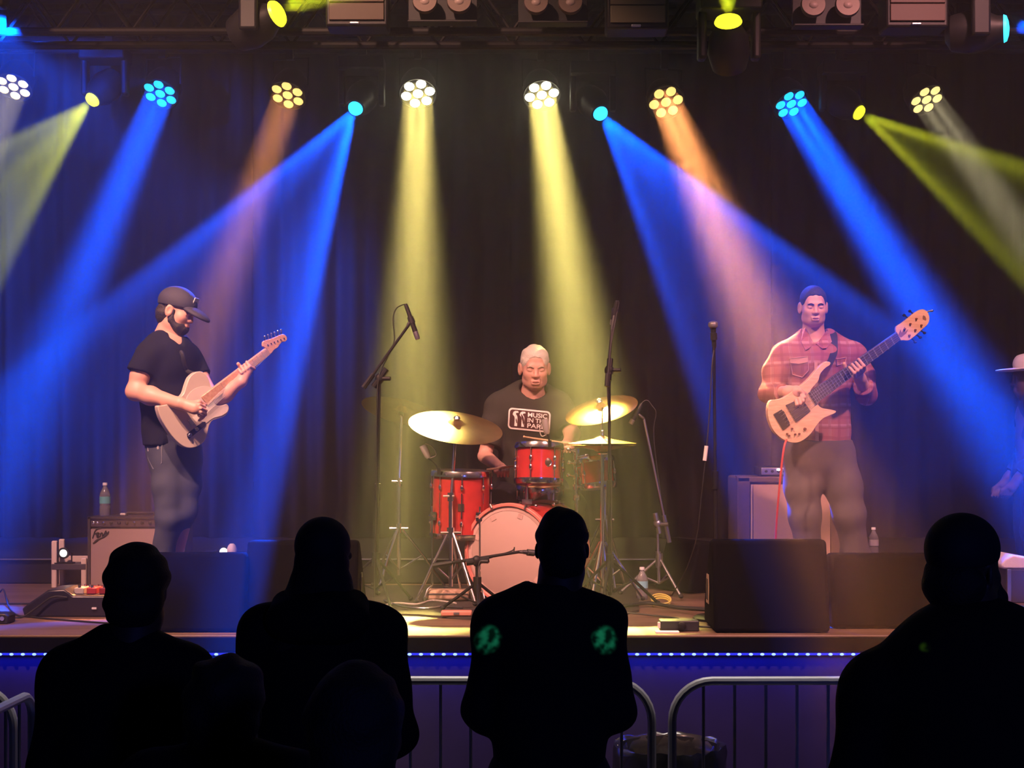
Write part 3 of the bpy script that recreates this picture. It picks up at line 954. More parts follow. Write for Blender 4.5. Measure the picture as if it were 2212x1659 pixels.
def wedge(label, x0, x1, d, h, depth, back=.10, ang=0.0, handle=None, group='black floor monitors along the stage'):
    """Floor monitor: its closed back to the crowd, its grille slanting to the band."""
    z = ST
    c = V(((x0 + x1) / 2, d, z))
    R = Matrix.Rotation(ang, 3, 'Z')
    root = thing('stage_monitor', label, 'speaker', c, group)
    w2 = (x1 - x0) / 2
    prof = [(0, .004), (back * .25, h * .35), (back, h), (back + .09, h), (depth, .13), (depth, .004)]
    pts = [c + R @ V((-w2, y, zz)) for y, zz in prof]
    MB().prism(pts, R @ V((2 * w2, 0, 0))).build('cabinet', cab_m, root, bevel=.022, seg=3)
    a, b2 = V((0, back + .10, h - .012)), V((0, depth - .01, .15))
    nrm = V((0, h - .13, depth - back - .09)).normalized()
    q = [V((-w2 + .03, a.y, a.z)), V((w2 - .03, a.y, a.z)), V((w2 - .03, b2.y, b2.z)), V((-w2 + .03, b2.y, b2.z))]
    MB().prism([c + R @ (p + nrm * .004) for p in q], R @ (nrm * .008)).build('front_grille', grille_black, root, bevel=.003)
    for sg in (-1, 1):
        hx_ = V((sg * (w2 + .0005), back + .13, h * .42))
        pl = [V((0, -.055, .02)), V((0, -.03, .085)), V((0, .03, .085)), V((0, .055, .02)), V((0, .045, -.07)), V((0, -.045, -.07))]
        o = MB().prism([c + R @ (hx_ + p) for p in pl], R @ V((sg * .006, 0, 0))).build('handle_plate', mat('handle_plate', (.30, .22, .16), .5) if handle else PLASTIC, root, bevel=.004)
        for yy in (-.020, .022):
            MB().box(c + R @ (hx_ + V((sg * .006, yy, .005))), R @ V((.004, .022, .11)) if ang == 0 else (.006, .022, .11)).build('hand_slot', RUBBER, o, bevel=.001)
    for xx in (-w2 + .06, w2 - .06):
        for yy in (.05, depth - .06):
            MB().cyl(c + R @ V((xx, yy, 0)), c + R @ V((xx, yy, .008)), .018, n=10).build('rubber_foot', RUBBER, root)
    return root


wedge('large black floor monitor with a slotted side handle, right of the vocal microphone', M(1543 - CX, 7.58), M(1795 - CX, 7.58), 7.58, .47, .40, handle=True)
wedge('blue-lit black floor monitor in front of the bassist, second from the right', M(1800 - CX, 7.74), M(2048 - CX, 7.74), 7.74, .385, .44)
wedge('blue-lit black floor monitor in front of the guitarist with a pale corner', M(318 - CX, 7.6), M(524 - CX, 7.6), 7.6, .40, .34)
wedge('tall black floor monitor half hidden behind the man in the cap', M(526 - CX, 7.72), M(770 - CX, 7.72), 7.72, .455, .52)
wedge('dim floor monitor turned sideways behind the water bottle, right of the drums', M(1452 - CX, 9.3) - .17, M(1452 - CX, 9.3) + .21, 9.56, .33, .40, ang=-1.05)

# guitar combo amplifier
dA = 9.62
ax0, ax1 = M(190 - CX, dA), M(400 - CX, dA)
zA = ST + .02
root = thing('guitar_amplifier', 'guitar combo amplifier with a pinkish grille cloth behind the guitarist', 'amplifier', V(((ax0 + ax1) / 2, dA + .12, ST)))
hA = CAMZ - (1116 - HY) / FPX * dA - zA
tolex = mat('black_tolex', (.028, .025, .028), .55, bump=.1, bscale=500)
xm, ww = (ax0 + ax1) / 2, ax1 - ax0
b = MB().box((xm, dA + .13, zA + hA / 2), (ww, .22, hA))
b.build('cabinet', tolex, root, bevel=.012)
zp = zA + hA - .035
b = MB()
for s in (-1, 1):
    b.box((xm + s * (ww / 2 - .008), dA + .008, zA + hA / 2), (.016, .03, hA))
b.box((xm, dA + .008, zA + hA - .007), (ww, .03, .014)).box((xm, dA + .008, zA + .007), (ww, .03, .014))
b.build('front_frame', tolex, root, bevel=.004)
cloth = mat('grille_cloth', (.34, .25, .24), .9, var=.12, scale=300, bump=.2, bscale=900)
MB().box((xm, dA + .012, zA + (hA - .078) / 2 + .006), (ww - .034, .012, hA - .095)).build('grille_cloth', cloth, root)
MB().box((xm, dA + .014, zp - .005), (ww - .034, .012, .05)).build('control_panel', mat('amp_panel', (.09, .07, .08), .4, .3), root)
for i in range(9):
    q = V((ax0 + .10 + i * .05, dA + .008, zp - .006))
    MB().lathe([(.011, 0), (.010, .012), (.005, .016)], q, (0, -1, 0), 12).build('knob', PLASTIC if i % 4 else CHROME, root)
for i in range(2):
    MB().lathe([(.008, 0), (.008, .008), (.004, .010)], V((ax0 + .035 + i * .025, dA + .008, zp - .006)), (0, -1, 0), 10).build('input_jack', CHROME, root)
b = MB().tube([V((xm - .09, dA + .1, zA + hA)), V((xm - .085, dA + .1, zA + hA + .02)), V((xm + .085, dA + .1, zA + hA + .02)), V((xm + .09, dA + .1, zA + hA))], .009, 8)
b.build('handle', RUBBER, root)
# script badge on the grille: slanted strokes with a long tail
bd = MB()
sq = lambda pts: smooth_curve([P(x, y, dA + .003) for x, y in pts], 6)
for st_ in ([(200, 1163), (204, 1150), (209, 1143), (219, 1141)], [(203, 1154), (212, 1151)], [(209, 1160), (214, 1152), (209, 1152), (210, 1161), (216, 1158)], [(216, 1160), (218, 1152), (221, 1152), (221, 1159)],
            [(229, 1146), (222, 1159), (226, 1152), (223, 1158), (227, 1158)], [(227, 1156), (231, 1151), (228, 1150), (228, 1156), (234, 1152)], [(202, 1174), (208, 1167), (218, 1163), (230, 1156), (235, 1148)], [(201, 1174), (206, 1171), (212, 1166)]):
    bd.tube(sq(st_), .0042, 6)
bd.build('script_badge', RUBBER, root, label='dark slanted script badge')
for sx in (ax0 + .05, ax1 - .05):
    for yy in (.06, .2):
        MB().cyl((sx, dA + yy, ST), (sx, dA + yy, zA + .004), .018, n=10).build('rubber_foot', RUBBER, root)

# red case the amplifier's cable end lies on
rm = mat('dark_red_case', (.30, .012, .03), .45)
MB().box((xm - .13, dA - .32, ST + .03), (.26, .16, .06)).build('red_pedal', rm, None, bevel=.012)
rp = bpy.data.objects['red_pedal']
tag(rp, 'dark red effect pedal on the boards in front of the guitar amplifier', 'pedal')
MB().cyl((xm - .19, dA - .37, ST + .06), (xm - .19, dA - .37, ST + .078), .014, n=12).build('foot_switch', CHROME, rp)
MB().cyl((xm - .08, dA - .30, ST + .06), (xm - .08, dA - .30, ST + .075), .012, n=12).build('knob', CHROME, rp)


def bottle(label, px, d, z, h, R, label_c, cat='bottle', cap_c=(.8, .8, .8), fill=.0):
    c = V((M(px - CX, d), d, z))
    root = thing('water_bottle', label, cat, c, 'plastic water bottles on the stage')
    pl = mat('clear_bottle', (.62, .64, .68), .12, trans=.75, spec=.6)
    MB().lathe([(R * .9, 0), (R, h * .03), (R, h * .28), (R * .95, h * .31), (R, h * .34), (R, h * .60), (R * .92, h * .68), (R * .55, h * .82), (R * .36, h * .88), (R * .36, h * .93)], c, (0, 0, 1), 20).build('body', pl, root)
    MB().lathe([(R * 1.015, h * .37), (R * 1.015, h * .58)], c, (0, 0, 1), 20, caps=False).build('wrap_label', mat('bottle_label_' + label_c[0], label_c[1], .5), root)
    MB().lathe([(R * .44, h * .92), (R * .44, h * .995), (R * .38, h)], c, (0, 0, 1), 14).build('cap', mat('bottle_cap', cap_c, .4), root)
    return root


bottle('water bottle with a teal band standing on the guitar amplifier', 227, dA + .13, zA + hA, .215, .036, ('teal', (.12, .42, .42)))
bottle('water bottle with a light blue label on the floor right of the drums', 1387, 9.1, ST, .20, .036, ('blue', (.22, .50, .58)))
bottle('clear bottle on the riser beside the bassist', 1887, 10.3, ST + .166, .20, .034, ('grey', (.4, .4, .44)))

# small things lying on the guitar amplifier
MB().box(P(266, 1112, dA + .09) + V((0, 0, .004)), (.035, .03, .014)).build('tuner', mat('pale_plastic', (.7, .66, .66), .4), None, bevel=.004, loc=V((P(266, 1112, dA + .09).x, dA + .09, zA + hA)))
_t = bpy.data.objects['tuner']
tag(_t, 'small pale clip tuner lying on top of the guitar amplifier', 'tuner')
_t.location.z = zA + hA - .0 + 0

# bass cabinet with a head unit on top
dB = 9.65
b0, b1 = M(1592 - CX, dB), M(1822 - CX, dB)
zt_ = CAMZ - (1030 - HY) / FPX * dB
root = thing('bass_cabinet', 'tall brown bass speaker cabinet behind the bassist', 'speaker', V(((b0 + b1) / 2, dB + .2, ST)))
xm2, w2_, hB = (b0 + b1) / 2, b1 - b0, zt_ - ST - .02
bm_ = mat('brown_carpet', (.10, .062, .045), .85, var=.2, scale=40)
MB().box((xm2, dB + .22, ST + .02 + hB / 2), (w2_, .40, hB)).build('cabinet', bm_, root, bevel=.015)
b = MB()
fw_ = .085
b.box((b0 + fw_ / 2, dB + .01, ST + .02 + hB / 2), (fw_, .05, hB)).box((b1 - fw_ / 2, dB + .01, ST + .02 + hB / 2), (fw_, .05, hB))
b.box((xm2, dB + .01, zt_ - .018), (w2_, .05, .036)).box((xm2, dB + .01, ST + .05), (w2_, .05, .06))
b.build('front_frame', bm_, root, bevel=.008)
MB().box((xm2, dB + .004, ST + .02 + hB / 2 - .0), (w2_ - 2 * fw_ - .006, .02, hB - .10)).build('grille_cloth', mat('tan_grille', (.40, .26, .19), .9, var=.15, scale=250, bump=.2, bscale=800), root)
MB().box((b0 + fw_ + .008, dB - .012, ST + .02 + hB / 2), (.008, .012, hB - .10)).build('piping', mat('pale_piping', (.6, .45, .35), .6), root)
for sx in (b0 + .05, b1 - .05):
    for yy in (.06, .36):
        MB().cyl((sx, dB + yy, ST), (sx, dB + yy, ST + .024), .02, n=10).build('rubber_foot', RUBBER, root)
root = thing('bass_amplifier', 'small black bass amplifier head with a bright lamp on the brown cabinet', 'amplifier', V((xm2 - .03, dB + .17, zt_)))
MB().box((xm2 - .04, dB + .17, zt_ + .035), (.30, .24, .06)).build('case', METAL_BLACK, root, bevel=.005)
MB().box((xm2 - .04, dB + .045, zt_ + .035), (.28, .012, .045)).build('front_plate', STEEL, root, bevel=.003)
for i in range(6):
    MB().lathe([(.010, 0), (.009, .014)], V((xm2 - .15 + i * .04, dB + .04, zt_ + .035)), (0, -1, 0), 10).build('knob', PLASTIC, root)
MB().ball(P(1682, 1015, dB + .03), (.012, .006, .009), 10, 6).build('pilot_lamp', mat('pilot_lamp', (1, 1, 1), .4, emit=(.9, .92, 1), estr=4), root)
MB().box((xm2 - .04, dB + .17, zt_ + .003), (.26, .2, .006)).build('rubber_foot', RUBBER, root)

# white slatted stand with a lamp at the far left
wm = mat('white_wood', (.72, .60, .54), .55)
dW = 9.78
root = thing('wooden_stand', 'low white wooden stand with a dark shelf left of the guitar amplifier', 'stand', V((M(145 - CX, dW), dW, ST)))
zz = lambda py: CAMZ - (py - HY) / FPX * dW
xx = lambda px: M(px - CX, dW)
for px in (118, 182):
    for yy in (0, .16):
        MB().box((xx(px), dW + yy, (zz(1168 if px == 118 else 1205) + ST) / 2), (.036, .036, zz(1168 if px == 118 else 1205) - ST)).build('leg', wm, root, bevel=.008)
MB().box((xx(150), dW + .08, zz(1224)), (xx(186) - xx(112), .20, .040)).build('shelf', mat('dark_shelf', (.05, .045, .06), .5), root, bevel=.004)
MB().box((xx(150), dW + .15, zz(1212)), (xx(184) - xx(116), .02, .045)).build('back_rail', wm, root, bevel=.004)
zs_ = zz(1224) + .02


def floor_lamp_small(label, px, py, d, z0, group='small black uplights with a white bulb'):
    p = P(px, py, d)
    root = thing('uplight', label, 'lamp', V((p.x, p.y, z0)), group)
    ax = V((.15, -1, .05)).normalized()
    MB().lathe([(.034, .0), (.038, -.005), (.036, -.05), (.02, -.08)], p, ax, 20).build('can', METAL_BLACK, root)
    MB().ball(p + ax * .004, (.024, .012, .024), 14, 8).build('lens', mat('uplight_glow', (1, .95, .8), .4, emit=(1, .95, .8), estr=6), root)
    MB().tube([p + V((-.045, .03, 0)), V((p.x - .045, p.y + .03, z0 + .006)), V((p.x + .045, p.y + .03, z0 + .006)), p + V((.045, .03, 0))], .006, 8).build('bracket', METAL_BLACK, root)
    MB().box((p.x, p.y + .03, z0 + .004), (.12, .06, .008)).build('foot', METAL_BLACK, root)
    return p


floor_lamp_small('small black uplight with a white bulb on the white stand', 137, 1195, dW - .02, zs_)
b = MB()
pw = V((M(486 - CX, 9.0), 9.0, ST))
root = thing('equipment_case', 'dark equipment case behind the blue-lit monitor, an uplight on it', 'case', pw)
MB().box(pw + V((0, .15, .14)), (.34, .26, .27)).build('body', cab_m, root, bevel=.012)
MB().box(pw + V((0, .15, .28)), (.345, .265, .02)).build('lid', METAL_BLACK, root, bevel=.005)
for i in (-1, 1):
    MB().box(pw + V((i * .08, .015, .24)), (.04, .012, .035)).build('latch', STEEL, root, bevel=.003)
floor_lamp_small('small black uplight with a white bulb behind the left blue-lit monitor', 483, 1192, 9.1, ST + .29)
wp = P(501, 1202, 9.08)
MB().lathe([(.03, 0), (.032, .02), (.022, .045), (.012, .055)], V((wp.x, wp.y, ST + .29)), (0, 0, 1), 16).build('paper_cup', mat('white_paper', (.8, .76, .74), .6), None, loc=V((wp.x, wp.y, ST + .29)))
tag(bpy.data.objects['paper_cup'], 'small white cup beside the uplight on the equipment case', 'cup')

# pedalboard bag, pedals and leads at the left end
dPd = 8.35
pb = V((M(150 - CX, dPd), dPd, ST))
root = thing('pedalboard', 'black effects pedalboard with a slanted left end at the stage edge', 'pedalboard', pb)
o = [(-.22, 0), (-.235, .045), (-.20, .075), (-.14, .115), (-.09, .15), (.0, .155), (.03, .135), (.05, .118), (.25, .118), (.27, .105), (.27, .0)]
MB().prism([pb + V((x, -.10, z)) for x, z in o], V((0, .26, 0))).build('case', mat('pedal_case', (.018, .018, .03), .35), root, bevel=.01)
MB().box(pb + V((.17, -.108, .05)), (.026, .012, .010)).build('badge', mat('white_badge', (.8, .8, .85), .4), root)
for i, (x, c) in enumerate(((.06, (.55, .5, .5)), (.13, (.45, .04, .06)), (.20, (.25, .02, .04)))):
    e = MB().box(pb + V((x, .03, .136)), (.055, .11, .036)).build('effect_pedal', mat('pedal_paint_%s' % 'abc'[i], c, .4), root, bevel=.005)
    MB().cyl(pb + V((x, -.01, .154)), pb + V((x, -.01, .168)), .009, n=10).build('foot_switch', CHROME, e)
    MB().cyl(pb + V((x + .012, .06, .154)), pb + V((x + .012, .06, .166)), .007, n=10).build('knob', CHROME, e)
MB().tube(smooth_curve([pb + V((.02, -.11, .11)), pb + V((-.06, -.12, .112)), pb + V((-.15, -.13, .05)), pb + V((-.22, -.16, .006)), pb + V((-.35, -.16, .006))], 6), .005, 6).build('lead', cable_m, root)
bx = MB().prism([V((M(-20 - CX, 7.95), 7.95, ST)), V((M(17 - CX, 7.95), 7.95, ST)), V((M(18 - CX, 7.95), 7.95, ST + .04)), V((M(11 - CX, 7.95), 7.95, ST + .055)), V((M(-20 - CX, 7.95), 7.95, ST + .055))], V((0, .12, 0))).build('stage_box', PLASTIC, None, bevel=.006)
tag(bx, 'black connector box cut by the left frame edge near the stage lip', 'box')
MB().lathe([(.012, 0), (.012, .006)], V((M(5 - CX, 7.95), 7.95, ST + .03)), (0, -1, 0), 12).build('socket', CHROME, bx)


def floor_cable(label, pts, r=.005, m=None, group='cables lying on the stage'):
    b = MB().tube(smooth_curve([V((P(px, 0, d).x, d, ST + r + .001 + z)) for px, d, z in pts], 7), r, 7)
    o = b.build('cable', m or cable_m, None)
    return tag(o, label, 'cable', group)


def fd(py):
    return FPX * 1.03 / (py - HY)


floor_cable('black lead running across the boards at the far left, behind the pedalboard', [(-60, fd(1306), 0), (60, fd(1306), 0), (150, fd(1303), 0), (200, fd(1300), 0)])
floor_cable('black lead dropping from the left frame edge to the boards', [(0, 9.2, .03), (8, 9.1, .055), (18, 8.7, .005), (36, 8.3, 0), (60, fd(1334), 0), (120, fd(1340), 0), (230, fd(1348), 0), (300, fd(1350), 0)])
floor_cable('black lead between the large monitor and the box at the lip', [(1545, fd(1357), 0), (1500, fd(1354), 0), (1470, fd(1340), 0), (1440, fd(1335), 0), (1350, fd(1330), .012)])
floor_cable('bundle of black leads right of the drums under the water bottle', [(1300, 8.45, .012), (1340, 8.55, .014), (1400, 8.7, .014), (1460, 8.6, .002), (1530, 8.5, 0)], .011)
floor_cable('grey lead snaking over the rug below the ride cymbal', [(830, 8.9, .012), (870, 8.6, .012), (920, 8.5, .012), (960, 8.6, .012), (1000, 8.5, .014)], .006, STEEL)
floor_cable('pale lead curling over the rug left of the bass drum', [(800, 8.5, 0), (850, 8.75, .012), (900, 8.7, .012), (935, 8.9, .012), (985, 8.75, .012)], .006, mat('pale_cable', (.45, .42, .36), .5))
ly = mat('yellow_cable', (.62, .55, .12), .5)
b = MB()
cy0 = V((M(1428 - CX, 8.85), 8.85, ST))
for k in range(3):
    b.ring(cy0 + V((0, 0, .012 + k * .011)), (.05 * k - .05, -.42, 1), .052 + .003 * k, .005, 28, 6)
b.tube(smooth_curve([cy0 + V((-.04, -.03, .01)), cy0 + V((-.05, -.07, .008)), cy0 + V((-.055, -.12, .006))], 6), .006, 6)
tag(b.build('cable_coil', ly, None), 'coil of yellow cable on the stage right of the water bottle', 'cable')

# box with a lead at the lip
root = thing('power_box', 'black power box with a pale plate at the stage lip left of the large monitor', 'box', V((M(1465 - CX, 7.66), 7.66, ST)))
MB().box(V((M(1468 - CX, 7.66), 7.70, ST + .028)), (.20, .10, .055)).build('body', PLASTIC, root, bevel=.006)
MB().box(V((M(1428 - CX, 7.66), 7.66, ST + .032)), (.035, .012, .03)).build('plate', mat('pale_plastic', (.7, .66, .66), .4), root)
MB().lathe([(.022, 0), (.022, .012), (.015, .016)], V((M(1472 - CX, 7.66), 7.65, ST + .028)), (0, -1, 0), 16).build('socket', METAL_BLACK, root)
MB().box(V((M(1440 - CX, 7.62), 7.60, ST + .005)), (.12, .05, .009)).build('paper_sheet', mat('white_paper', (.8, .76, .74), .6), None)
tag(bpy.data.objects['paper_sheet'], 'small folded white paper on the boards before the power box', 'paper')
tp = V((M(985 - CX, 8.12), 8.2, ST + .0125))
root = MB().box(tp + V((0, 0, .016)), (.17, .06, .03)).build('kick_pedal_case', mat('salmon_case', (.55, .22, .16), .5), None, bevel=.008)
tag(root, 'small salmon pink case on the rug in front of the floor tom', 'case')
MB().box(tp + V((0, -.031, .018)), (.03, .006, .012)).build('latch', STEEL, root)
tp = V((M(955 - CX, 8.6), 8.95, ST + .0125))
root = MB().box(tp + V((0.02, 0, .035)), (.26, .10, .068)).build('stick_bag', mat('tan_bag', (.45, .30, .20), .8), None, bevel=.02)
tag(root, 'tan stick bag lying on the rug below the floor tom', 'bag')
MB().box(tp + V((0.02, -.051, .045)), (.24, .006, .006)).build('zipper', STEEL, root)

# flight case with a folded white cloth at the right frame edge
dF = 8.9
xf = M(2206 - CX, dF)
root = thing('flight_case', 'black flight case cut by the right frame edge', 'case', V((xf + .16, dF + .2, ST)))
zf = CAMZ - (1230 - HY) / FPX * dF
MB().box((xf + .16, dF + .2, (ST + zf) / 2), (.46, .34, zf - ST)).build('body', mat('flight_case', (.05, .045, .07), .4), root, bevel=.006)
for s in (-1, 1):
    MB().box((xf + .16 + s * .225, dF + .03, (ST + zf) / 2), (.025, .025, zf - ST)).build('corner_strip', STEEL, root, bevel=.002)
b = MB()
o = [(-.20, 0), (-.215, .02), (-.19, .06), (-.14, .085), (-.06, .07), (.05, .05), (.2, .03), (.22, 0)]
tag(MB().prism([V((xf + .10 + x, dF + .02, zf + z)) for x, z in o], (0, .28, 0)).build('folded_cloth', mat('white_cloth', (.75, .66, .66), .8, bump=.3, bscale=30), None, bevel=.012), 'folded white cloth on the flight case at the right edge', 'cloth')
b = MB()
cc = V((M(2195 - CX, 8.2), 8.2, ST))
for k in range(4):
    b.ring(cc + V((.0, .0, .012 + .012 * k)), (.1 - .06 * k, -.2, 1), .075 - .004 * k, .006, 28, 6)
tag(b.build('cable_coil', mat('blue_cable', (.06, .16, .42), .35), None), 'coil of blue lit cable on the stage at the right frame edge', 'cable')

# ------------------------------------------------------------------ crowd side: barricades, bin
rail_m = mat('barricade_steel', (.48, .47, .49), .4, .25)


def barricade(label, a, b_, h, bars, r=.019, corner=.17):
    """One crowd barrier section from a to b (floor points) with rounded upper corners."""
    a, b_ = V(a), V(b_)
    u = (b_ - a).normalized()
    L = (b_ - a).length
    root = thing('crowd_barrier', label, 'barricade', a.lerp(b_, .5), 'steel crowd barriers in front of the stage')
    pts = [a + V((0, 0, .03)), a + V((0, 0, h - corner))]
    for i in range(1, 9):
        t = i / 8 * math.pi / 2
        pts.append(a + u * corner * (1 - math.cos(t)) + V((0, 0, h - corner + corner * math.sin(t))))
    for i in range(0, 9):
        t = i / 8 * math.pi / 2
        pts.append(b_ - u * corner * (1 - math.sin(t)) + V((0, 0, h - corner + corner * math.cos(t))))
    pts.append(b_ + V((0, 0, .03)))
    MB().tube(pts, r, 10).build('frame', rail_m, root)
    MB().cyl(a + V((0, 0, .16)), b_ + V((0, 0, .16)), r * .8, n=8).build('bottom_rail', rail_m, root)
    for k in range(bars):
        q = a + u * (L * (k + 1) / (bars + 1))
        t = L * (k + 1) / (bars + 1)
        hh = h - .005
        e = min(t, L - t)
        if e < corner:
            hh = h - corner + math.sqrt(max(0, corner ** 2 - (corner - e) ** 2))
        MB().cyl(q + V((0, 0, .16)), q + V((0, 0, hh)), .007, n=6).build('bar', rail_m, root)
    n = V((-u.y, u.x, 0))
    for q in (a + u * .3, b_ - u * .3):
        MB().box(q + V((0, 0, .015)), (.06, .5, .03) if abs(u.x) > .7 else (.5, .06, .03)).cyl(q + V((0, 0, .02)), q + V((0, 0, .18)), .015, n=8).build('foot', rail_m, root)


dBa = 6.3
hb = CAMZ - (1471 - HY) / FPX * dBa - .0
barricade('steel crowd barrier ending in a rounded corner right of the man in the middle', (M(560 - CX, dBa), dBa + .02, 0), (M(1408 - CX, dBa), dBa, 0), hb, 12)
barricade('steel crowd barrier with its rounded left corner behind the bin', (M(1452 - CX, dBa), dBa, 0), (M(2330 - CX, dBa), dBa + .02, 0), hb, 12)
barricade('steel crowd barrier running towards the camera at the left frame edge', (M(-60 - CX, 4.9) - .25, 3.9, 0), (M(70 - CX, 6.0), 6.0, 0), CAMZ - (1497 - HY) / FPX * 6.0, 14, corner=.10)
barricade('steel crowd barrier cut by the left frame edge, its curved corner showing', (M(-500 - CX, 6.2), 6.22, 0), (M(30 - CX, 6.2), 6.2, 0), CAMZ - (1484 - HY) / FPX * 6.2, 8)

dT = 6.95
tc_ = V((M(1445 - CX, dT), dT, 0))
zr = CAMZ - (1612 - HY) / FPX * dT
root = thing('litter_bin', 'round black bin lined with a shiny bag behind the crowd barriers', 'bin', tc_)
Rb = M(116, dT)
MB().lathe([(Rb * .82, 0), (Rb * .98, zr - .02), (Rb * 1.0, zr - .02), (Rb * 1.0, zr), (Rb * .95, zr), (Rb * .93, zr - .1), (Rb * .8, .03), (.001, .03)], tc_, (0, 0, 1), 32, caps=False).build('barrel', PLASTIC, root)
rnd = random.Random(7)
prof_n = 44
vs, fs = [], []
rows = [(1.04, -.20), (1.05, -.09), (1.055, -.02), (1.03, .012), (.97, .008), (.90, -.05), (.85, -.16)]
for i, (rr_, hh_) in enumerate(rows):
    for j in range(prof_n):
        a = 2 * math.pi * j / prof_n
        k1 = .022 * math.sin(a * 9 + i) + .014 * math.sin(a * 17 + 2 * i) + rnd.uniform(-.012, .012)
        vs.append(tc_ + V((math.cos(a) * Rb * (rr_ + k1), math.sin(a) * Rb * (rr_ + k1), zr + hh_ + rnd.uniform(-.008, .008))))
for i in range(len(rows) - 1):
    for j in range(prof_n):
        fs.append((i * prof_n + j, i * prof_n + (j + 1) % prof_n, (i + 1) * prof_n + (j + 1) % prof_n, (i + 1) * prof_n + j))
MB().add(vs, fs).build('bag', mat('black_bag', (.02, .02, .022), .18, spec=1.0), root, angle=80)

# ------------------------------------------------------------------ smooth bodies: blended distance fields turned into one skin
class Sdf:
    def __init__(self):
        self.p = []

    def _add(self, fn, lo, hi, k, op):
        self.p.append((fn, np.array(lo, float), np.array(hi, float), k, op))
        return self

    def cap(self, a, b, ra, rb=None, k=.03, op='add', flat=None, fs=1.0, cuta=False, cutb=False):
        """Tapered limb from a to b; flat: a direction in which it is squeezed by fs."""
        rb = ra if rb is None else rb
        a, b = np.array(a, float), np.array(b, float)
        n = None if flat is None else np.array(V(flat).normalized(), float)
        ba = b - a
        u0 = ba / (np.linalg.norm(ba) + 1e-9)

        def sq(x, y, z):
            if n is None:
                return x, y, z
            t = (x * n[0] + y * n[1] + z * n[2]) * (1 / fs - 1)
            return x + t * n[0], y + t * n[1], z + t * n[2]
        sb = np.array([float(q) for q in sq(*ba)])
        l2 = float(sb @ sb) + 1e-12

        def fn(x, y, z):
            x, y, z = x - a[0], y - a[1], z - a[2]
            e = x * u0[0] + y * u0[1] + z * u0[2]
            px, py, pz = sq(x, y, z)
            t = np.clip((px * sb[0] + py * sb[1] + pz * sb[2]) / l2, 0, 1)
            d = np.sqrt((px - t * sb[0]) ** 2 + (py - t * sb[1]) ** 2 + (pz - t * sb[2]) ** 2) - (ra + (rb - ra) * t)
            d = d * min(1.0, fs ** .5)
            if cutb:
                d = np.maximum(d, e - np.linalg.norm(ba))
            if cuta:
                d = np.maximum(d, -e)
            return d
        r = max(ra, rb)
        return self._add(fn, np.minimum(a, b) - r, np.maximum(a, b) + r, k, op)

    def chain(self, pts, rs, k=.03, **kw):
        for i in range(len(pts) - 1):
            self.cap(pts[i], pts[i + 1], rs[i], rs[i + 1], k, **kw)
        return self

    def ell(self, c, r, R=None, k=.02, op='add'):
        c, r = np.array(c, float), np.array(r, float) * np.ones(3)
        m = np.eye(3) if R is None else np.array([list(row) for row in R], float)

        def fn(x, y, z):
            x, y, z = x - c[0], y - c[1], z - c[2]
            q = [(m[0, i] * x + m[1, i] * y + m[2, i] * z) / r[i] for i in range(3)]
            k0 = np.sqrt(q[0] ** 2 + q[1] ** 2 + q[2] ** 2)
            k1 = np.sqrt((q[0] / r[0]) ** 2 + (q[1] / r[1]) ** 2 + (q[2] / r[2]) ** 2)
            return k0 * (k0 - 1) / (k1 + 1e-9)
        e = np.sqrt(((m * r[None, :]) ** 2).sum(1))
        return self._add(fn, c - e, c + e, k, op)

    def plane(self, p, n, k=.004):
        """Keeps what lies behind the plane."""
        p, n = np.array(p, float), np.array(V(n).normalized(), float)
        return self._add(lambda x, y, z: -((x - p[0]) * n[0] + (y - p[1]) * n[1] + (z - p[2]) * n[2]), [-99] * 3, [99] * 3, k, 'sub')

    def mesh(self, h=.006, wr=0.0, wf=1.0, seed=0.0):
        ad = [q for q in self.p if q[4] == 'add']
        lo = np.min([q[1] for q in ad], 0) - 4 * h - .02
        hi = np.max([q[2] for q in ad], 0) + 4 * h + .02
        n = np.ceil((hi - lo) / h).astype(int) + 1
        ax = [lo[i] + np.arange(n[i]) * h for i in range(3)]
        D = np.full(n, .2, np.float32)
        for fn, l, u, k, op in self.p:
            i0 = np.clip(np.floor((l - k - 2 * h - lo) / h).astype(int), 0, n)
            i1 = np.clip(np.ceil((u + k + 2 * h - lo) / h).astype(int) + 1, 0, n)
            if (i1 <= i0).any():
                continue
            sl = tuple(slice(i0[i], i1[i]) for i in range(3))
            d = fn(ax[0][sl[0]][:, None, None], ax[1][sl[1]][None, :, None], ax[2][sl[2]][None, None, :]).astype(np.float32)
            A = D[sl]
            if op == 'add':
                q = np.maximum(k - np.abs(A - d), 0) / k
                D[sl] = np.minimum(A, d) - q * q * k * .25
            else:
                q = np.maximum(k - np.abs(A + d), 0) / k
                D[sl] = np.maximum(A, -d) + q * q * k * .25
        if wr:
            m = np.abs(D) < .03
            ii = np.argwhere(m)
            x, y, z = (lo[i] + ii[:, i] * h for i in range(3))
            s = seed
            f = wf
            w = np.sin(f * (23 * z + 9 * x) + 2.2 * np.sin(f * (11 * x + 5 * y) + s) + 1.5 * np.sin(f * 8 * z + 2 * s))
            w = w * (.6 + .4 * np.sin(f * (9 * x - 7 * y + 4 * z) + s)) + .5 * np.sin(f * (41 * z - 17 * x + 13 * y) + 1.7 * np.sin(f * 19 * x + s))
            D[m] += (wr * w).astype(np.float32)
        return nets(D, lo, h)


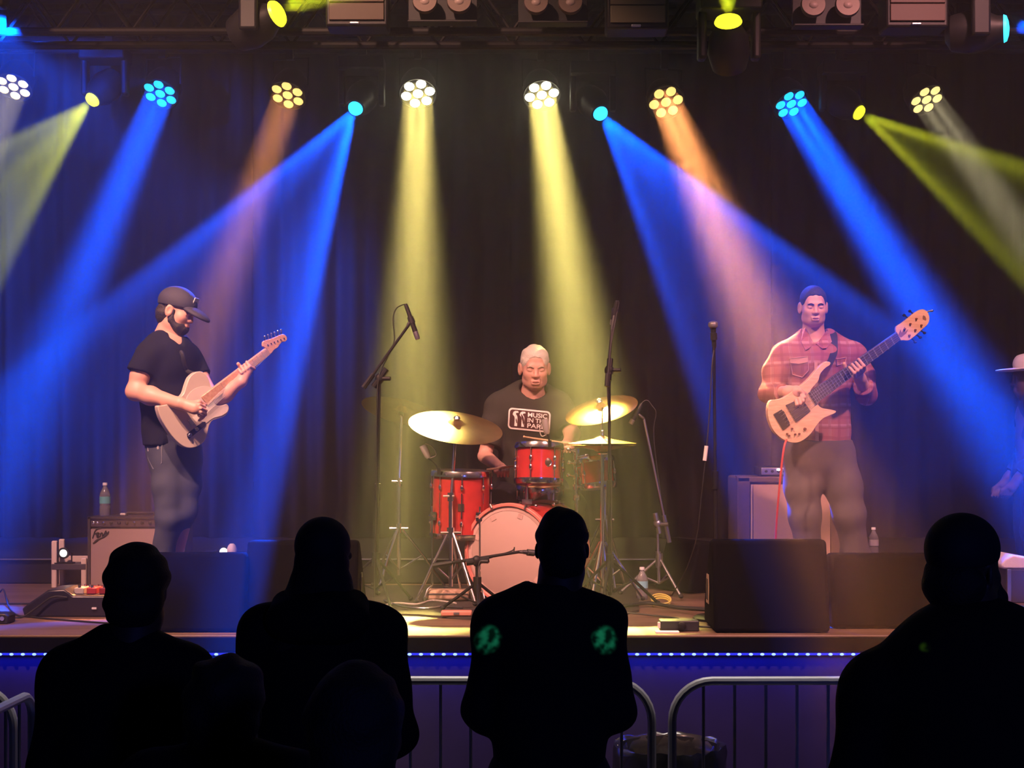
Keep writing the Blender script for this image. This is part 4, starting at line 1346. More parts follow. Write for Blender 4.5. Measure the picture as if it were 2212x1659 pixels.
def nets(D, lo, h):
    S = D < 0
    c = np.zeros(tuple(d - 1 for d in D.shape), np.int8)
    for a in range(2):
        for b in range(2):
            for e in range(2):
                c += S[a:D.shape[0] - 1 + a, b:D.shape[1] - 1 + b, e:D.shape[2] - 1 + e]
    act = (c > 0) & (c < 8)
    ijk = np.argwhere(act)
    idx = np.full(c.shape, -1, np.int64)
    idx[act] = np.arange(len(ijk))
    pos = np.zeros((len(ijk), 3))
    cnt = np.zeros(len(ijk))
    for axis in range(3):
        o1, o2 = [i for i in range(3) if i != axis]
        for a in range(2):
            for b in range(2):
                off = np.zeros(3, int)
                off[o1], off[o2] = a, b
                e = off.copy()
                e[axis] = 1
                p, q = ijk + off, ijk + e
                va, vb = D[p[:, 0], p[:, 1], p[:, 2]], D[q[:, 0], q[:, 1], q[:, 2]]
                m = (va < 0) != (vb < 0)
                t = va[m] / (va[m] - vb[m])
                add = np.tile(off.astype(float), (m.sum(), 1))
                add[:, axis] = t
                pos[m] += add
                cnt[m] += 1
    Vt = lo + (ijk + pos / cnt[:, None]) * h
    F = []
    for axis in range(3):
        o1, o2 = [(1, 2), (2, 0), (0, 1)][axis]
        sl0, sl1 = [slice(None)] * 3, [slice(None)] * 3
        sl0[axis], sl1[axis] = slice(0, -1), slice(1, None)
        A, B = S[tuple(sl0)], S[tuple(sl1)]
        E = np.argwhere(A != B)
        E = E[(E[:, o1] > 0) & (E[:, o2] > 0) & (E[:, o1] < D.shape[o1] - 1) & (E[:, o2] < D.shape[o2] - 1)]
        inside = A[E[:, 0], E[:, 1], E[:, 2]]
        qs = []
        for d1, d2 in ((-1, -1), (0, -1), (0, 0), (-1, 0)):
            g = E.copy()
            g[:, o1] += d1
            g[:, o2] += d2
            qs.append(idx[g[:, 0], g[:, 1], g[:, 2]])
        q = np.stack(qs, 1)
        q[~inside] = q[~inside][:, ::-1]
        F.append(q)
    return Vt, np.concatenate(F)


def skin(name, parts, m, parent, label=None):
    """One mesh object out of one or several field meshes."""
    vs, fs, n = [], [], 0
    for v, f in parts:
        vs.append(v)
        fs.append(f + n)
        n += len(v)
    v, f = np.concatenate(vs), np.concatenate(fs)
    o0 = world_loc(parent) if parent is not None else V((float(v[:, 0].mean()), float(v[:, 1].mean()), float(v[:, 2].min())))
    me = bpy.data.meshes.new(name)
    me.vertices.add(len(v))
    me.vertices.foreach_set('co', (v - np.array(o0)).astype(np.float32).ravel())
    me.loops.add(len(f) * 4)
    me.loops.foreach_set('vertex_index', f.astype(np.int32).ravel())
    me.polygons.add(len(f))
    me.polygons.foreach_set('loop_start', np.arange(0, len(f) * 4, 4, dtype=np.int32))
    me.polygons.foreach_set('use_smooth', np.ones(len(f), bool))
    me.update(calc_edges=True)
    me.validate()
    me.materials.append(m)
    o = bpy.data.objects.new(name, me)
    COL.objects.link(o)
    if parent is not None:
        o.parent = parent
    else:
        o.location = o0
    LOC[o.as_pointer()] = V(o0)
    if label:
        o['label'] = label
    return o


def bvh_of(parts):
    vs, fs, n = [], [], 0
    for v, f in parts:
        vs += v.tolist()
        fs += (f + n).tolist()
        n += len(v)
    return BVHTree.FromPolygons(vs, fs)


def on_surface(bvh, px, py, off, d0=4.0, fallback=None):
    """Where the sight line through that pixel meets the surface, lifted by off towards the viewer."""
    o = V((0, 0, CAMZ))
    d = (P(px, py, 10) - o).normalized()
    hit = bvh.ray_cast(o + d * d0, d)
    if hit[0] is None:
        return P(px, py, fallback)
    return hit[0] - d * off


def basis(fwd, up=(0, 0, 1)):
    """Columns: his left, forward, up."""
    f = V(fwd).normalized()
    u = V(up)
    u = (u - f * u.dot(f)).normalized()
    x = u.cross(f) * -1
    x = f.cross(u)
    return Matrix((x, f, u)).transposed()


def head(s, C, R, sc=1.0, ears=1.0, neck=True, closed=True, jaw=1.0):
    C = V(C)
    T = lambda x, y, z: C + R @ (V((x, y, z)) * sc)
    E = lambda c, r, k=.02, op='add': s.ell(T(*c), [q * sc for q in r], R, k * sc, op)
    E((0, -.012, .035), (.075, .096, .083))
    E((0, .026, -.035), (.061 * jaw, .062, .085), .03)
    E((0, .042, -.088), (.040 * jaw, .038, .030), .03)
    for q in (-1, 1):
        E((q * .037, .054, -.028), (.024, .024, .022), .03)
        E((q * .045 * jaw, .0, -.075), (.022, .035, .03), .03)
    s.cap(T(-.033, .078, .015), T(.033, .078, .015), .011 * sc, k=.02 * sc)
    for q in (-1, 1):
        E((q * .031, .096, -.003), (.019, .018, .0125), .012, 'sub')
        E((q * .031, .0755, -.003), (.0175, .0135, .0135), .005)
    s.cap(T(0, .084, .002), T(0, .101, -.033), .0075 * sc, .0115 * sc, .014 * sc)
    for q in (-1, 1):
        E((q * .011, .093, -.037), (.009, .010, .008), .010)
    s.cap(T(-.017, .0865, -.066), T(.017, .0865, -.066), .0075 * sc, k=.01 * sc)
    s.cap(T(-.014, .0855, -.079), T(.014, .0855, -.079), .0085 * sc, k=.01 * sc)
    E((0, .103, -.0725), (.023, .012, .0022), .004, 'sub')
    if ears:
        for q in (-1, 1):
            Re = R @ Matrix.Rotation(q * .35, 3, 'Z')
            s.ell(T(q * (.082 if ears == 1 else .077), -.008, -.012), [.009 * sc * ears, .022 * sc * ears, .036 * sc * ears], Re, .012 * sc)
            s.ell(T(q * (.092 if ears == 1 else .2), -.004, -.010), [.008 * sc, .011 * sc, .018 * sc], Re, .006 * sc, 'sub')
    if neck:
        s.cap(T(0, -.022, -.07), T(0, -.040, -.20), .052 * sc, .056 * sc, .02 * sc)
    return T


def fingers(s, knuckles, mids, tips, r0=.0092, r1=.0072):
    for a, b, c in zip(knuckles, mids, tips):
        s.cap(a, b, r0, r0 * .93, .006)
        s.cap(b, c, r0 * .93, r1, .004)


skin_m = mat('skin', (.60, .33, .25), .5, var=.06, scale=20)
lip_m = mat('lips', (.24, .08, .07), .6)
brow_m = mat('brow_hair', (.035, .022, .018), .8)
hair_m = mat('dark_hair', (.022, .016, .014), .65, bump=.5, bscale=220)


def face_parts(root, T, sc=1.0, brows=brow_m, lids=True):
    for q in (-1, 1):
        MB().tube(smooth_curve([T(q * .012, .092, .010), T(q * .030, .0925, .018), T(q * .048, .080, .010)], 4), [.004 * sc] * 8 + [.0022 * sc], 6).build('eyebrow', brows, root)
        if lids:
            MB().tube(smooth_curve([T(q * .017, .0825, -.006), T(q * .031, .0875, -.0085), T(q * .046, .078, -.005)], 4), .0017 * sc, 6).build('eyelashes', brows, root)
    MB().tube(smooth_curve([T(-.022, .086, -.071), T(-.010, .0945, -.0690), T(0, .0955, -.0700), T(.010, .0945, -.0690), T(.022, .086, -.071)], 4), [.0015 * sc] + [.0042 * sc] * 15 + [.0015 * sc], 6).build('lips', lip_m, root)


def shoe(s, ankle, fwd, z0, sc=1.0):
    a = V(ankle)
    f = V((fwd[0], fwd[1], 0)).normalized()
    a0 = V((a.x, a.y, z0))
    s.cap(a0 + V((0, 0, .045)) - f * .05, a0 + f * .15 + V((0, 0, .035)), .043 * sc, .036 * sc, .03, flat=(0, 0, 1), fs=.9)
    s.cap(a0 + V((0, 0, .10)), a0 + V((0, 0, .045)), .045 * sc, .045 * sc, .03)
    s.plane(a0 + V((0, 0, .0)), (0, 0, -1))
# ------------------------------------------------------------------ the band
def slab(pts, plane, off, smooth_n=0, closed=True):
    """Front outline on a plane d(px, py) = d0 + gx * (px - x0), returned as points; off pushes it back."""
    d0, gx, x0 = plane
    if smooth_n:
        pts = [(p.x, p.y) for p in smooth_curve([V((x, y, 0)) for x, y in pts], smooth_n, closed)]
    n = V((-gx, 1 / 396.0, 0)).normalized()
    return [P(x, y, d0 + gx * (x - x0)) + n * off for x, y in pts], n


# ---- guitarist ----------------------------------------------------------------------------------------------------
GD = 8.1
G = lambda px, py, o=0.0: P(px, py, GD + o)
gf = V((.75, -.66, 0)).normalized()
gr = V((-.66, -.75, 0)).normalized()        # his right: left in the picture and nearer
gz = V((0, 0, 1))
gtr = thing('person', 'guitarist in a dark cap, black V-neck shirt and jeans looking down at his guitar', 'person', V((G(355, 900).x, GD, ST)))
hC = G(383, 671, -.01)
hR = basis((.93, -.22, -.30), (.25, 0, .95))
hs = Sdf()
gT = head(hs, hC, hR, .97)
hs.cap(G(378, 705), G(364, 752), .054, .072, .03)
rs, ls = G(316, 774, -.13), G(411, 774, .13)
re_, rw = G(291, 846, -.17), G(388, 871, -.30)
le, lw = G(462, 868, -.02), G(521, 824, -.06)
arms = Sdf()
arms.chain([rs, G(303, 812, -.15), re_], [.056, .052, .043], .02)
arms.chain([re_, re_.lerp(rw, .35), rw], [.044, .047, .029], .03)
ph = G(420, 882, -.31)
arms.cap(rw, ph, .030, .033, .02, flat=(0, 1, 0), fs=.8)
kn = [G(431, 874, -.315), G(434, 882, -.32), G(434, 890, -.315), G(430, 897, -.30)]
md = [G(442, 879, -.275), G(445, 887, -.275), G(444, 895, -.27), G(438, 902, -.265)]
tp_ = [G(436, 889, -.245), G(438, 896, -.245), G(436, 903, -.245), G(430, 908, -.245)]
fingers(arms, kn, md, tp_)
arms.chain([G(412, 872, -.30), G(430, 868, -.285), G(444, 874, -.255)], [.013, .0115, .009], .01)
la = Sdf()
la.chain([ls, G(430, 812, .1), le], [.054, .048, .042], .02)
la.chain([le, le.lerp(lw, .4), lw], [.042, .045, .028], .03)
# fretting hand: palm under the neck, fingers over the strings
pl0 = G(530, 805, -.03)
la.cap(lw, pl0, .029, .034, .02)
nd = (P(560, 769, 8.17) - P(500, 815, 8.06)).normalized()     # along the neck
nb = P(532, 793, 8.085)
dn = V((nd.z * -1, 0, nd.x)).normalized() * -1                  # away from the neck, downwards
cm = V((-.25, -1, 0)).normalized()
kn, md, tp_ = [], [], []
for i in range(4):
    o = nd * (-.030 + .0205 * i)
    kn.append(nb + o + dn * .036 + cm * .012)
    md.append(nb + o + dn * .022 + cm * .046)
    tp_.append(nb + o * 1.05 - dn * (.008 + .004 * (i % 2)) + cm * .034)
fingers(la, kn, md, tp_, .0095, .0075)
la.chain([pl0 + V((0, 0, .0)), nb + nd * -.035 - dn * .015 + cm * -.03, nb + nd * -.022 - dn * .040 + cm * .002], [.014, .012, .010], .01)
tor = Sdf()
tor.cap(G(366, 775), G(374, 930), .165, .145, flat=gf, fs=.68)
tor.cap(rs, ls, .055)
tor.chain([G(366, 968, -.03), G(362, 1120, -.08), G(345, 1300, -.02)], [.075, .055, .04])
tor.chain([G(392, 968, .05), G(396, 1108, -.02), G(354, 1300, .1)], [.075, .055, .04])
skin('body', [hs.mesh(.0035), arms.mesh(.004), la.mesh(.0035), tor.mesh(.010)], skin_m, gtr)
face_parts(gtr, gT, .97)
sh = Sdf()
sh.cap(G(364, 782), G(372, 960), .182, .172, flat=gf, fs=.70, cutb=True)
sh.cap(rs.lerp(ls, .12), rs.lerp(ls, .88), .072, k=.05)
sh.ell(G(360, 785) + gf * .05, (.13, .10, .12), basis(gf), .05)
sh.cap(rs + V((.01, 0, .012)), G(305, 806, -.15), .071, .076, .04, cutb=True)
sh.cap(ls + V((-.01, 0, .01)), G(432, 815, .1), .068, .07, .04, cutb=True)
sh.cap(G(376, 700), G(366, 742), .062, .070, .02, op='sub')
sh.cap(G(374, 728, -.05) + gf * .03, G(392, 752, -.05) + gf * .09, .040, .010, .01, op='sub')
shm = sh.mesh(.0065, .0035, 1.0, 1.3)
skin('shirt', [shm], mat('black_cotton', (.012, .013, .021), .88, spec=.12), gtr)
jn = Sdf()
jn.cap(G(370, 938, 0), G(377, 985, 0), .160, .158, .05, flat=gf, fs=.78, cuta=True)
jn.chain([G(366, 980, -.04), G(362, 1050, -.07), G(364, 1120, -.09), G(352, 1200, -.05), G(346, 1318, -.02)], [.098, .084, .067, .060, .062], .022)
jn.chain([G(394, 980, .05), G(399, 1045, .0), G(396, 1105, -.02), G(366, 1190, .08), G(352, 1318, .12)], [.096, .083, .066, .056, .060], .05)
jm = jn.mesh(.0065, .0022, 1.2, 2.0)
denim = mat('blue_denim', (.050, .060, .095), .85, var=.15, scale=7, bump=.25, bscale=500)
jo = skin('jeans', [jm], denim, gtr)
jb = bvh_of([jm])
for pts, nm, mm in (([(316, 951), (351, 953), (350, 1000), (330, 1014), (319, 990)], 'back_pocket', mat('worn_denim', (.12, .13, .16), .9)), ([(318, 966), (342, 962), (343, 970), (319, 975)], 'pocket_flap', mat('pale_stitching', (.38, .36, .36), .8))):
    q = [on_surface(jb, x, y, .004, fallback=8.0) for x, y in pts]
    MB().prism(q, (0, .006, 0)).build(nm, mm, jo, smooth=False)
cp = Sdf()
cp.ell(gT(0, -.012, .042), (.088, .112, .090), hR, .01)
cp.plane(gT(0, .0, .018), hR @ V((0, .10, -1)))
cR = hR @ Matrix.Rotation(-.22, 3, 'X')
capm = mat('dark_cap', (.035, .034, .05), .75, bump=.2, bscale=300)
co = skin('cap', [cp.mesh(.004)], capm, gtr)
bl = Sdf()
bl.ell(gT(0, .115, .012), (.078, .085, .030), cR, .01)
bl.ell(gT(0, .105, -.014), (.088, .10, .030), cR, .01, 'sub')
skin('cap_bill', [bl.mesh(.0035)], capm, co)
MB().prism([gT(x, .098 - abs(x) * .35, z) for x, z in ((-.032, .055), (.032, .055), (.026, .10), (-.026, .10))], hR @ V((0, .006, 0))).build('cap_highlight', mat('cap_highlight', (.55, .55, .52), .6), co, bevel=.002)  # pale piece stands in for the rim light on the cap's front
bd = Sdf()
bd.ell(gT(0, .045, -.085), (.052, .052, .048), hR, .02)
bd.ell(gT(0, .095, -.050), (.030, .030, .022), hR, .01, 'sub')
for q in (-1, 1):
    bd.cap(gT(q * .040, .045, -.085), gT(q * .064, .012, -.060), .024, .016, .02)
    bd.cap(gT(q * .064, .012, -.060), gT(q * .071, .014, -.005), .013, .0075, .02)
skin('beard', [bd.mesh(.0035, .002, 4.0)], hair_m, gtr)
hr = Sdf()
hr.ell(gT(0, -.055, -.030), (.072, .060, .075), hR, .02)
skin('hair', [hr.mesh(.004, .002, 4.0)], hair_m, gtr)
so = Sdf()
shoe(so, G(346, 1330, -.02), gf, ST)
o = so.mesh(.006)
so = Sdf()
shoe(so, G(352, 1330, .12), gf, ST)
skin('shoe', [o], mat('dark_shoe', (.03, .025, .02), .5), gtr)
skin('shoe', [so.mesh(.006)], mat('dark_shoe', (.03, .025, .02), .5), gtr)

# electric guitar
gp = (7.90, .00185, 415)
gt = thing('electric_guitar', 'pale cream electric guitar with a maple neck held by the guitarist', 'guitar', P(408, 960, 7.9))
out = [(341, 878), (351, 876), (366, 872), (384, 862), (397, 850), (403, 832), (410, 815), (423, 804), (437, 803), (447, 812), (453, 826), (455, 843), (460, 864), (464, 873), (472, 876), (483, 875), (490, 873), (495, 880), (493, 891), (484, 900), (470, 905), (459, 909), (452, 920), (448, 938), (441, 954), (428, 964), (410, 968), (394, 963), (376, 947), (360, 925), (347, 902)]
f0, gn = slab(out, gp, 0, 3)
cream = mat('cream_lacquer', (.60, .50, .42), .28, coat=.4)
MB().prism(f0, gn * .045).build('guitar_body', cream, gt, bevel=.006, seg=3)
pg = [(404, 857), (412, 846), (424, 838), (440, 834), (453, 836), (456, 850), (461, 868), (468, 876), (483, 877), (492, 881), (490, 890), (478, 898), (462, 902), (452, 908), (444, 914), (432, 908), (428, 898), (420, 892), (408, 882), (402, 868)]
f1, _ = slab(pg, gp, -.0035, 2)
MB().prism(f1, gn * .003).build('pickguard', mat('white_pickguard', (.72, .62, .54), .35), gt)
nk = [(433, 857), (447, 877), (582, 766), (573, 752)]
f1, _ = slab(nk, gp, -.011)
maple = wood('maple_neck', (.50, .27, .17), (.60, .36, .24), scale=8, rough=.35, axis='X')
MB().prism(f1, gn * .026).build('neck', maple, gt, bevel=.004)
hd = [(573, 752), (567, 748), (567, 740), (571, 736), (588, 731), (604, 724), (612, 722), (618, 727), (619, 734), (615, 738), (608, 739), (603, 745), (599, 751), (591, 756), (582, 766)]
f1, _ = slab(hd, gp, -.006, 2)
MB().prism(f1, gn * .016).build('headstock', maple, gt, bevel=.002)
for i in range(6):
    t = i / 5
    x, y = 573 + 35 * t, 735 - 14 * t
    q, _ = slab([(x, y)], gp, .002)
    up_ = V((-.1, 0, 1))
    b = MB().cyl(q[0] - up_ * .004, q[0] + up_ * .018, .0035, n=8).ball(q[0] + up_ * .022, (.007, .005, .006), 8, 6)
    b.build('tuning_peg', CHROME, gt)
    q, _ = slab([(x + 4, y + 10)], gp, -.010)
    MB().cyl(q[0], q[0] + gn * .008, .004, n=8).build('string_post', CHROME, gt)
for i in range(13):
    t = 1 - 2 ** (-i / 12.0)
    t = t / (1 - 2 ** (-21 / 12.0))
    a = (573 + (433 - 573) * t, 752 + (857 - 752) * t)
    b_ = (582 + (447 - 582) * t, 766 + (877 - 766) * t)
    q, _ = slab([a, b_], gp, -.0122)
    MB().cyl(q[0], q[1], .0011, n=5).build('fret', STEEL, gt)
q, _ = slab([(441, 856), (444, 852), (456, 868), (453, 872)], gp, -.008)
MB().prism(q, gn * .006).build('neck_pickup', mat('dark_pickup', (.10, .03, .03), .4), gt, bevel=.001)
q, _ = slab([(404, 944), (403, 937), (437, 911), (443, 911), (444, 917), (440, 922), (408, 948)], gp, -.006)
cpl = MB().prism(q, gn * .004).build('control_plate', mat('dark_plate', (.06, .05, .06), .25, .6), gt, bevel=.001)
for x, y in ((422, 927), (408, 940)):
    q, _ = slab([(x, y)], gp, -.006)
    MB().lathe([(.0105, 0), (.0105, .014), (.008, .016), (.001, .016)], q[0], -gn, 14).build('knob', CHROME, cpl)
q, _ = slab([(404, 908), (411, 903), (420, 915), (413, 921)], gp, -.005)
MB().prism(q, gn * .005).build('bridge', CHROME, gt, bevel=.001)
for i in range(6):
    t = (i + .5) / 6
    a = (407 + 10 * t, 907 + 11 * t)
    b_ = (573 + 9 * t, 752 + 14 * t)
    q, _ = slab([a, b_], gp, -.0145)
    MB().cyl(q[0], q[1], .0006, n=4, ).build('string', STEEL, gt)
# strap over his shoulder
b_ = bvh_of([shm])
sp = [on_surface(b_, x, y, .006, fallback=8.0) for x, y in ((392, 762), (398, 785), (405, 802))]
MB().tube(smooth_curve([G(372, 752, .06)] + sp + [slab([(428, 808)], gp, .02)[0][0]], 5), .012, 8).build('strap', mat('black_strap', (.015, .015, .018), .7), gt)

# ---- bassist ------------------------------------------------------------------------------------------------------
BD = 8.5
B = lambda px, py, o=0.0: P(px, py, BD + o)
bas = thing('person', 'bassist in a red plaid shirt and grey trousers with short dark hair and closed eyes', 'person', V((B(1790, 900).x, BD, ST)))
bR = basis((-.03, -1, -.13))
hs = Sdf()
bT = head(hs, B(1757, 661, -.03), bR, .93, jaw=1.06)
hs.cap(B(1758, 695, .02), B(1762, 752, .04), .052, .066, .03)
hs.ell(B(1762, 765, -.03), (.10, .07, .06), None, .04)
rs, ls = B(1693, 772, .02), B(1845, 771, .04)
re_, rw = B(1663, 850, -.02), B(1702, 846, -.22)
le, lw = B(1872, 852, .02), B(1858, 818, -.14)
ar = Sdf()
ar.chain([re_, rw], [.045, .031], .03)
ph = B(1720, 846, -.25)
ar.cap(rw, ph, .031, .036, .02, flat=(0, 1, 0), fs=.75)
kn = [B(1733, 848, -.275), B(1731, 855, -.28), B(1726, 861, -.28), B(1719, 865, -.275)]
md = [B(1738, 858, -.285), B(1735, 866, -.29), B(1729, 872, -.29), B(1721, 874, -.285)]
tp_ = [B(1737, 868, -.265), B(1733, 876, -.265), B(1727, 880, -.265), B(1719, 881, -.265)]
fingers(ar, kn, md, tp_, .0098, .0078)
ar.chain([B(1716, 842, -.25), B(1728, 844, -.275), B(1738, 849, -.265)], [.014, .012, .010], .01)
al = Sdf()
al.chain([le, lw], [.044, .031], .03)
bp = (8.24, .00035, 1740)
nb = P(1846, 792, 8.255)
nd = (P(1900, 750, 8.3) - P(1800, 824, 8.26)).normalized()
dn = V((nd.z, 0, -nd.x)).normalized()
cm = V((0, -1, 0))
plm = B(1851, 806, -.20)
al.cap(lw, plm, .031, .036, .02)
al.cap(nb + nd * -.028 + dn * .045 + cm * .0, nb + nd * .030 + dn * .040 + cm * .0, .019, .017, .02)
kn, md, tp_ = [], [], []
for i in range(4):
    o = nd * (-.034 + .0225 * i)
    kn.append(nb + o + dn * .040 + cm * .022)
    md.append(nb + o + dn * .022 + cm * .056)
    tp_.append(nb + o * 1.05 - dn * (.018 + .006 * (i % 2)) + cm * .040)
fingers(al, kn, md, tp_, .0100, .0080)
al.chain([plm + V((-.02, 0, .01)), nb + nd * -.045 + dn * -.005 + cm * -.035, nb + nd * -.035 - dn * .045 + cm * -.015], [.015, .013, .010], .01)
to = Sdf()
to.cap(B(1764, 790, .05), B(1768, 940, .05), .165, .15, flat=(0, 1, 0), fs=.66)
to.cap(rs, ls, .05)
to.cap(rs, re_, .05, .04)
to.cap(ls, le, .05, .04)
to.chain([B(1735, 985, .04), B(1733, 1090, .02), B(1748, 1300, .04)], [.08, .06, .04])
to.chain([B(1802, 985, .05), B(1832, 1105, .03), B(1852, 1300, .06)], [.08, .06, .04])
neck_mesh = hs.mesh(.0035)
skin('body', [neck_mesh, ar.mesh(.0038), al.mesh(.0038), to.mesh(.010)], skin_m, bas)
face_parts(bas, bT, .93)
hr = Sdf()
hr.ell(bT(0, -.014, .038), (.0795 * .95, .101 * .95, .086 * .95), bR, .01)
for q in (-.034, 0, .034):
    hr.ell(bT(q, .100, -.030), (.040, .068, .098), bR, .010, 'sub')
hr.plane(bT(0, -.02, -.022), bR @ V((0, .45, -1)))
skin('hair', [hr.mesh(.0035)], hair_m, bas)


def plaid(name, base, lite, dark, sc=1.0, thr=.80):
    m = mat(name, base, .85, spec=.2)
    N, L = m.node_tree.nodes, m.node_tree.links
    b = N['Principled BSDF']
    tc = N.new('ShaderNodeTexCoord')
    nz = N.new('ShaderNodeTexNoise')
    nz.inputs['Scale'].default_value = 5
    vm = N.new('ShaderNodeMixRGB')
    vm.inputs[0].default_value = .03
    L.new(tc.outputs['Object'], nz.inputs['Vector'])
    L.new(tc.outputs['Object'], vm.inputs[1])
    L.new(nz.outputs['Color'], vm.inputs[2])
    prev = None
    for ax, per, width, colr in (('X', .105, .16, lite), ('Z', .115, .16, lite), ('X', .052, .3, dark), ('Z', .057, .3, dark)):
        sp = N.new('ShaderNodeSeparateXYZ')
        L.new(vm.outputs[0], sp.inputs[0])
        mu = N.new('ShaderNodeMath')
        mu.operation = 'MULTIPLY'
        mu.inputs[1].default_value = 1 / (per * sc)
        L.new(sp.outputs[ax], mu.inputs[0])
        fr = N.new('ShaderNodeMath')
        fr.operation = 'FRACT'
        L.new(mu.outputs[0], fr.inputs[0])
        lt = N.new('ShaderNodeMath')
        lt.operation = 'LESS_THAN'
        lt.inputs[1].default_value = width
        L.new(fr.outputs[0], lt.inputs[0])
        sc2 = N.new('ShaderNodeMath')
        sc2.operation = 'MULTIPLY'
        sc2.inputs[1].default_value = .55
        L.new(lt.outputs[0], sc2.inputs[0])
        mx = N.new('ShaderNodeMixRGB')
        L.new(sc2.outputs[0], mx.inputs[0])
        if prev is None:
            mx.inputs[1].default_value = (*base, 1)
        else:
            L.new(prev, mx.inputs[1])
        mx.inputs[2].default_value = (*colr, 1)
        prev = mx.outputs[0]
    L.new(prev, b.inputs['Base Color'])
    return m


sh = Sdf()
sh.cap(B(1764, 790, .05), B(1770, 963, .04), .188, .182, .04, flat=(0, 1, 0), fs=.68, cutb=True)
sh.cap(rs + V((.02, 0, .01)), ls + V((-.02, 0, .01)), .070, k=.05)
sh.ell(B(1764, 775, -.02), (.16, .09, .11), None, .05)
sh.cap(B(1738, 728, .04), B(1700, 766, .03), .048, .062, .05)
sh.cap(B(1788, 728, .04), B(1836, 766, .04), .048, .062, .05)
sh.chain([rs, B(1673, 805, .01), re_], [.072, .066, .058], .04)
sh.cap(re_, re_.lerp(rw, .72), .058, .052, .03, cutb=True)
sh.chain([ls, B(1862, 805, .05), le], [.070, .064, .058], .04)
sh.cap(le, le.lerp(lw, .55), .056, .058, .03, cutb=True)
sh.cap(B(1758, 690, -.0), B(1761, 748, .03), .066, .078, .015, op='sub')
sh.cap(B(1760, 725, -.08), B(1761, 752, -.14), .050, .016, .01, op='sub')
shm = sh.mesh(.0062, .0045, 1.0, .4)
pl_m = plaid('red_plaid', (.30, .105, .10), (.50, .30, .28), (.20, .06, .065))
so_ = skin('shirt', [shm], pl_m, bas)
sb = bvh_of([shm])
seam = mat('shirt_seam', (.46, .25, .23), .85)


def patch(parent, bvh, name, pts, m, off=.003, th=.005, loop=False, r=.003, fb=8.3):
    q = [on_surface(bvh, x, y, off, fallback=fb) for x, y in pts]
    if loop:
        return MB().tube(q, r, 5, closed=True).build(name, m, parent)
    return MB().prism(q, (0, th, 0)).build(name, m, parent, smooth=False)


for pts in ([(1706, 774), (1745, 770), (1747, 800), (1733, 815), (1712, 809)], [(1806, 776), (1828, 772), (1826, 785), (1808, 789)]):
    patch(so_, sb, 'pocket', pts, pl_m, .004)
    patch(so_, sb, 'pocket_seam', [p for p in pts], seam, .006, loop=True, r=.0028)
patch(so_, sb, 'pocket_flap', [(1706, 773), (1745, 770), (1745, 782), (1726, 786), (1707, 784)], seam, .006)
nb_ = bvh_of([shm, neck_mesh])
for pts in ([(1733, 713), (1740, 708), (1747, 722), (1758, 742), (1748, 752), (1740, 756), (1730, 738)], [(1786, 714), (1792, 720), (1797, 738), (1785, 752), (1776, 753), (1763, 743), (1776, 728)]):
    patch(so_, nb_, 'collar_flap', pts, pl_m, .012, .008)
patch(so_, sb, 'button_placket', [(1759, 782), (1766, 782), (1769, 960), (1761, 960)], seam, .004, .004)
tr = Sdf()
tr.cap(B(1770, 952, .04), B(1770, 990, .04), .182, .178, .05, flat=(0, 1, 0), fs=.72, cuta=True)
tr.chain([B(1735, 985, .04), B(1734, 1050, .02), B(1738, 1110, .0), B(1748, 1200, .03), B(1750, 1305, .04)], [.112, .100, .085, .078, .080], .05)
tr.chain([B(1805, 985, .05), B(1822, 1050, .03), B(1834, 1110, .01), B(1848, 1200, .05), B(1854, 1305, .06)], [.112, .100, .086, .078, .080], .05)
skin('trousers', [tr.mesh(.0065, .0026, 1.1, 5.0)], mat('grey_trousers', (.078, .071, .075), .88, var=.15, scale=12, bump=.15, bscale=400), bas)
for ax_, nx in ((1748, -.25), (1854, .25)):
    so = Sdf()
    shoe(so, B(ax_, 1318, .02), (nx, -1), ST)
    skin('shoe', [so.mesh(.006)], mat('dark_shoe', (.03, .025, .02), .5), bas)

# bass guitar
bg = thing('bass_guitar', 'pale natural wood bass guitar with a dark fretboard held by the bassist', 'guitar', P(1715, 955, 8.24))
out = [(1794, 783), (1784, 781), (1772, 790), (1760, 803), (1745, 820), (1730, 832), (1718, 839), (1706, 850), (1690, 860), (1676, 863), (1664, 866), (1659, 884), (1661, 906), (1671, 930), (1688, 947), (1706, 955), (1722, 956), (1738, 949), (1753, 935), (1765, 918), (1777, 905), (1791, 898), (1803, 893), (1806, 888), (1791, 884), (1775, 881), (1766, 873), (1757, 862), (1750, 846), (1760, 832), (1768, 822), (1772, 808), (1782, 796), (1792, 789)]
f0, bn = slab(out, bp, 0, 3)
natural = wood('natural_bass_wood', (.62, .40, .24), (.74, .52, .34), scale=6, rough=.32, axis='X', coat=.3)
MB().prism(f0, bn * .042).build('bass_body', natural, bg, bevel=.008, seg=3)
fb_ = [(1745.5, 849), (1761, 873), (1944, 735), (1935, 718)]
f1, _ = slab(fb_, bp, -.012)
ebony = mat('dark_fretboard', (.07, .055, .06), .4)
MB().prism(f1, bn * .028).build('fretboard', ebony, bg, bevel=.002)
hd = [(1935, 718), (1935, 706), (1945, 699), (1958, 689), (1970, 679), (1982, 671), (1992, 668), (2001, 672), (2006, 681), (2007, 690), (2003, 701), (1990, 713), (1978, 724), (1968, 732), (1960, 736), (1950, 735), (1944, 735)]
f1, _ = slab(hd, bp, -.006, 2)
MB().prism(f1, bn * .018).build('headstock', natural, bg, bevel=.002)
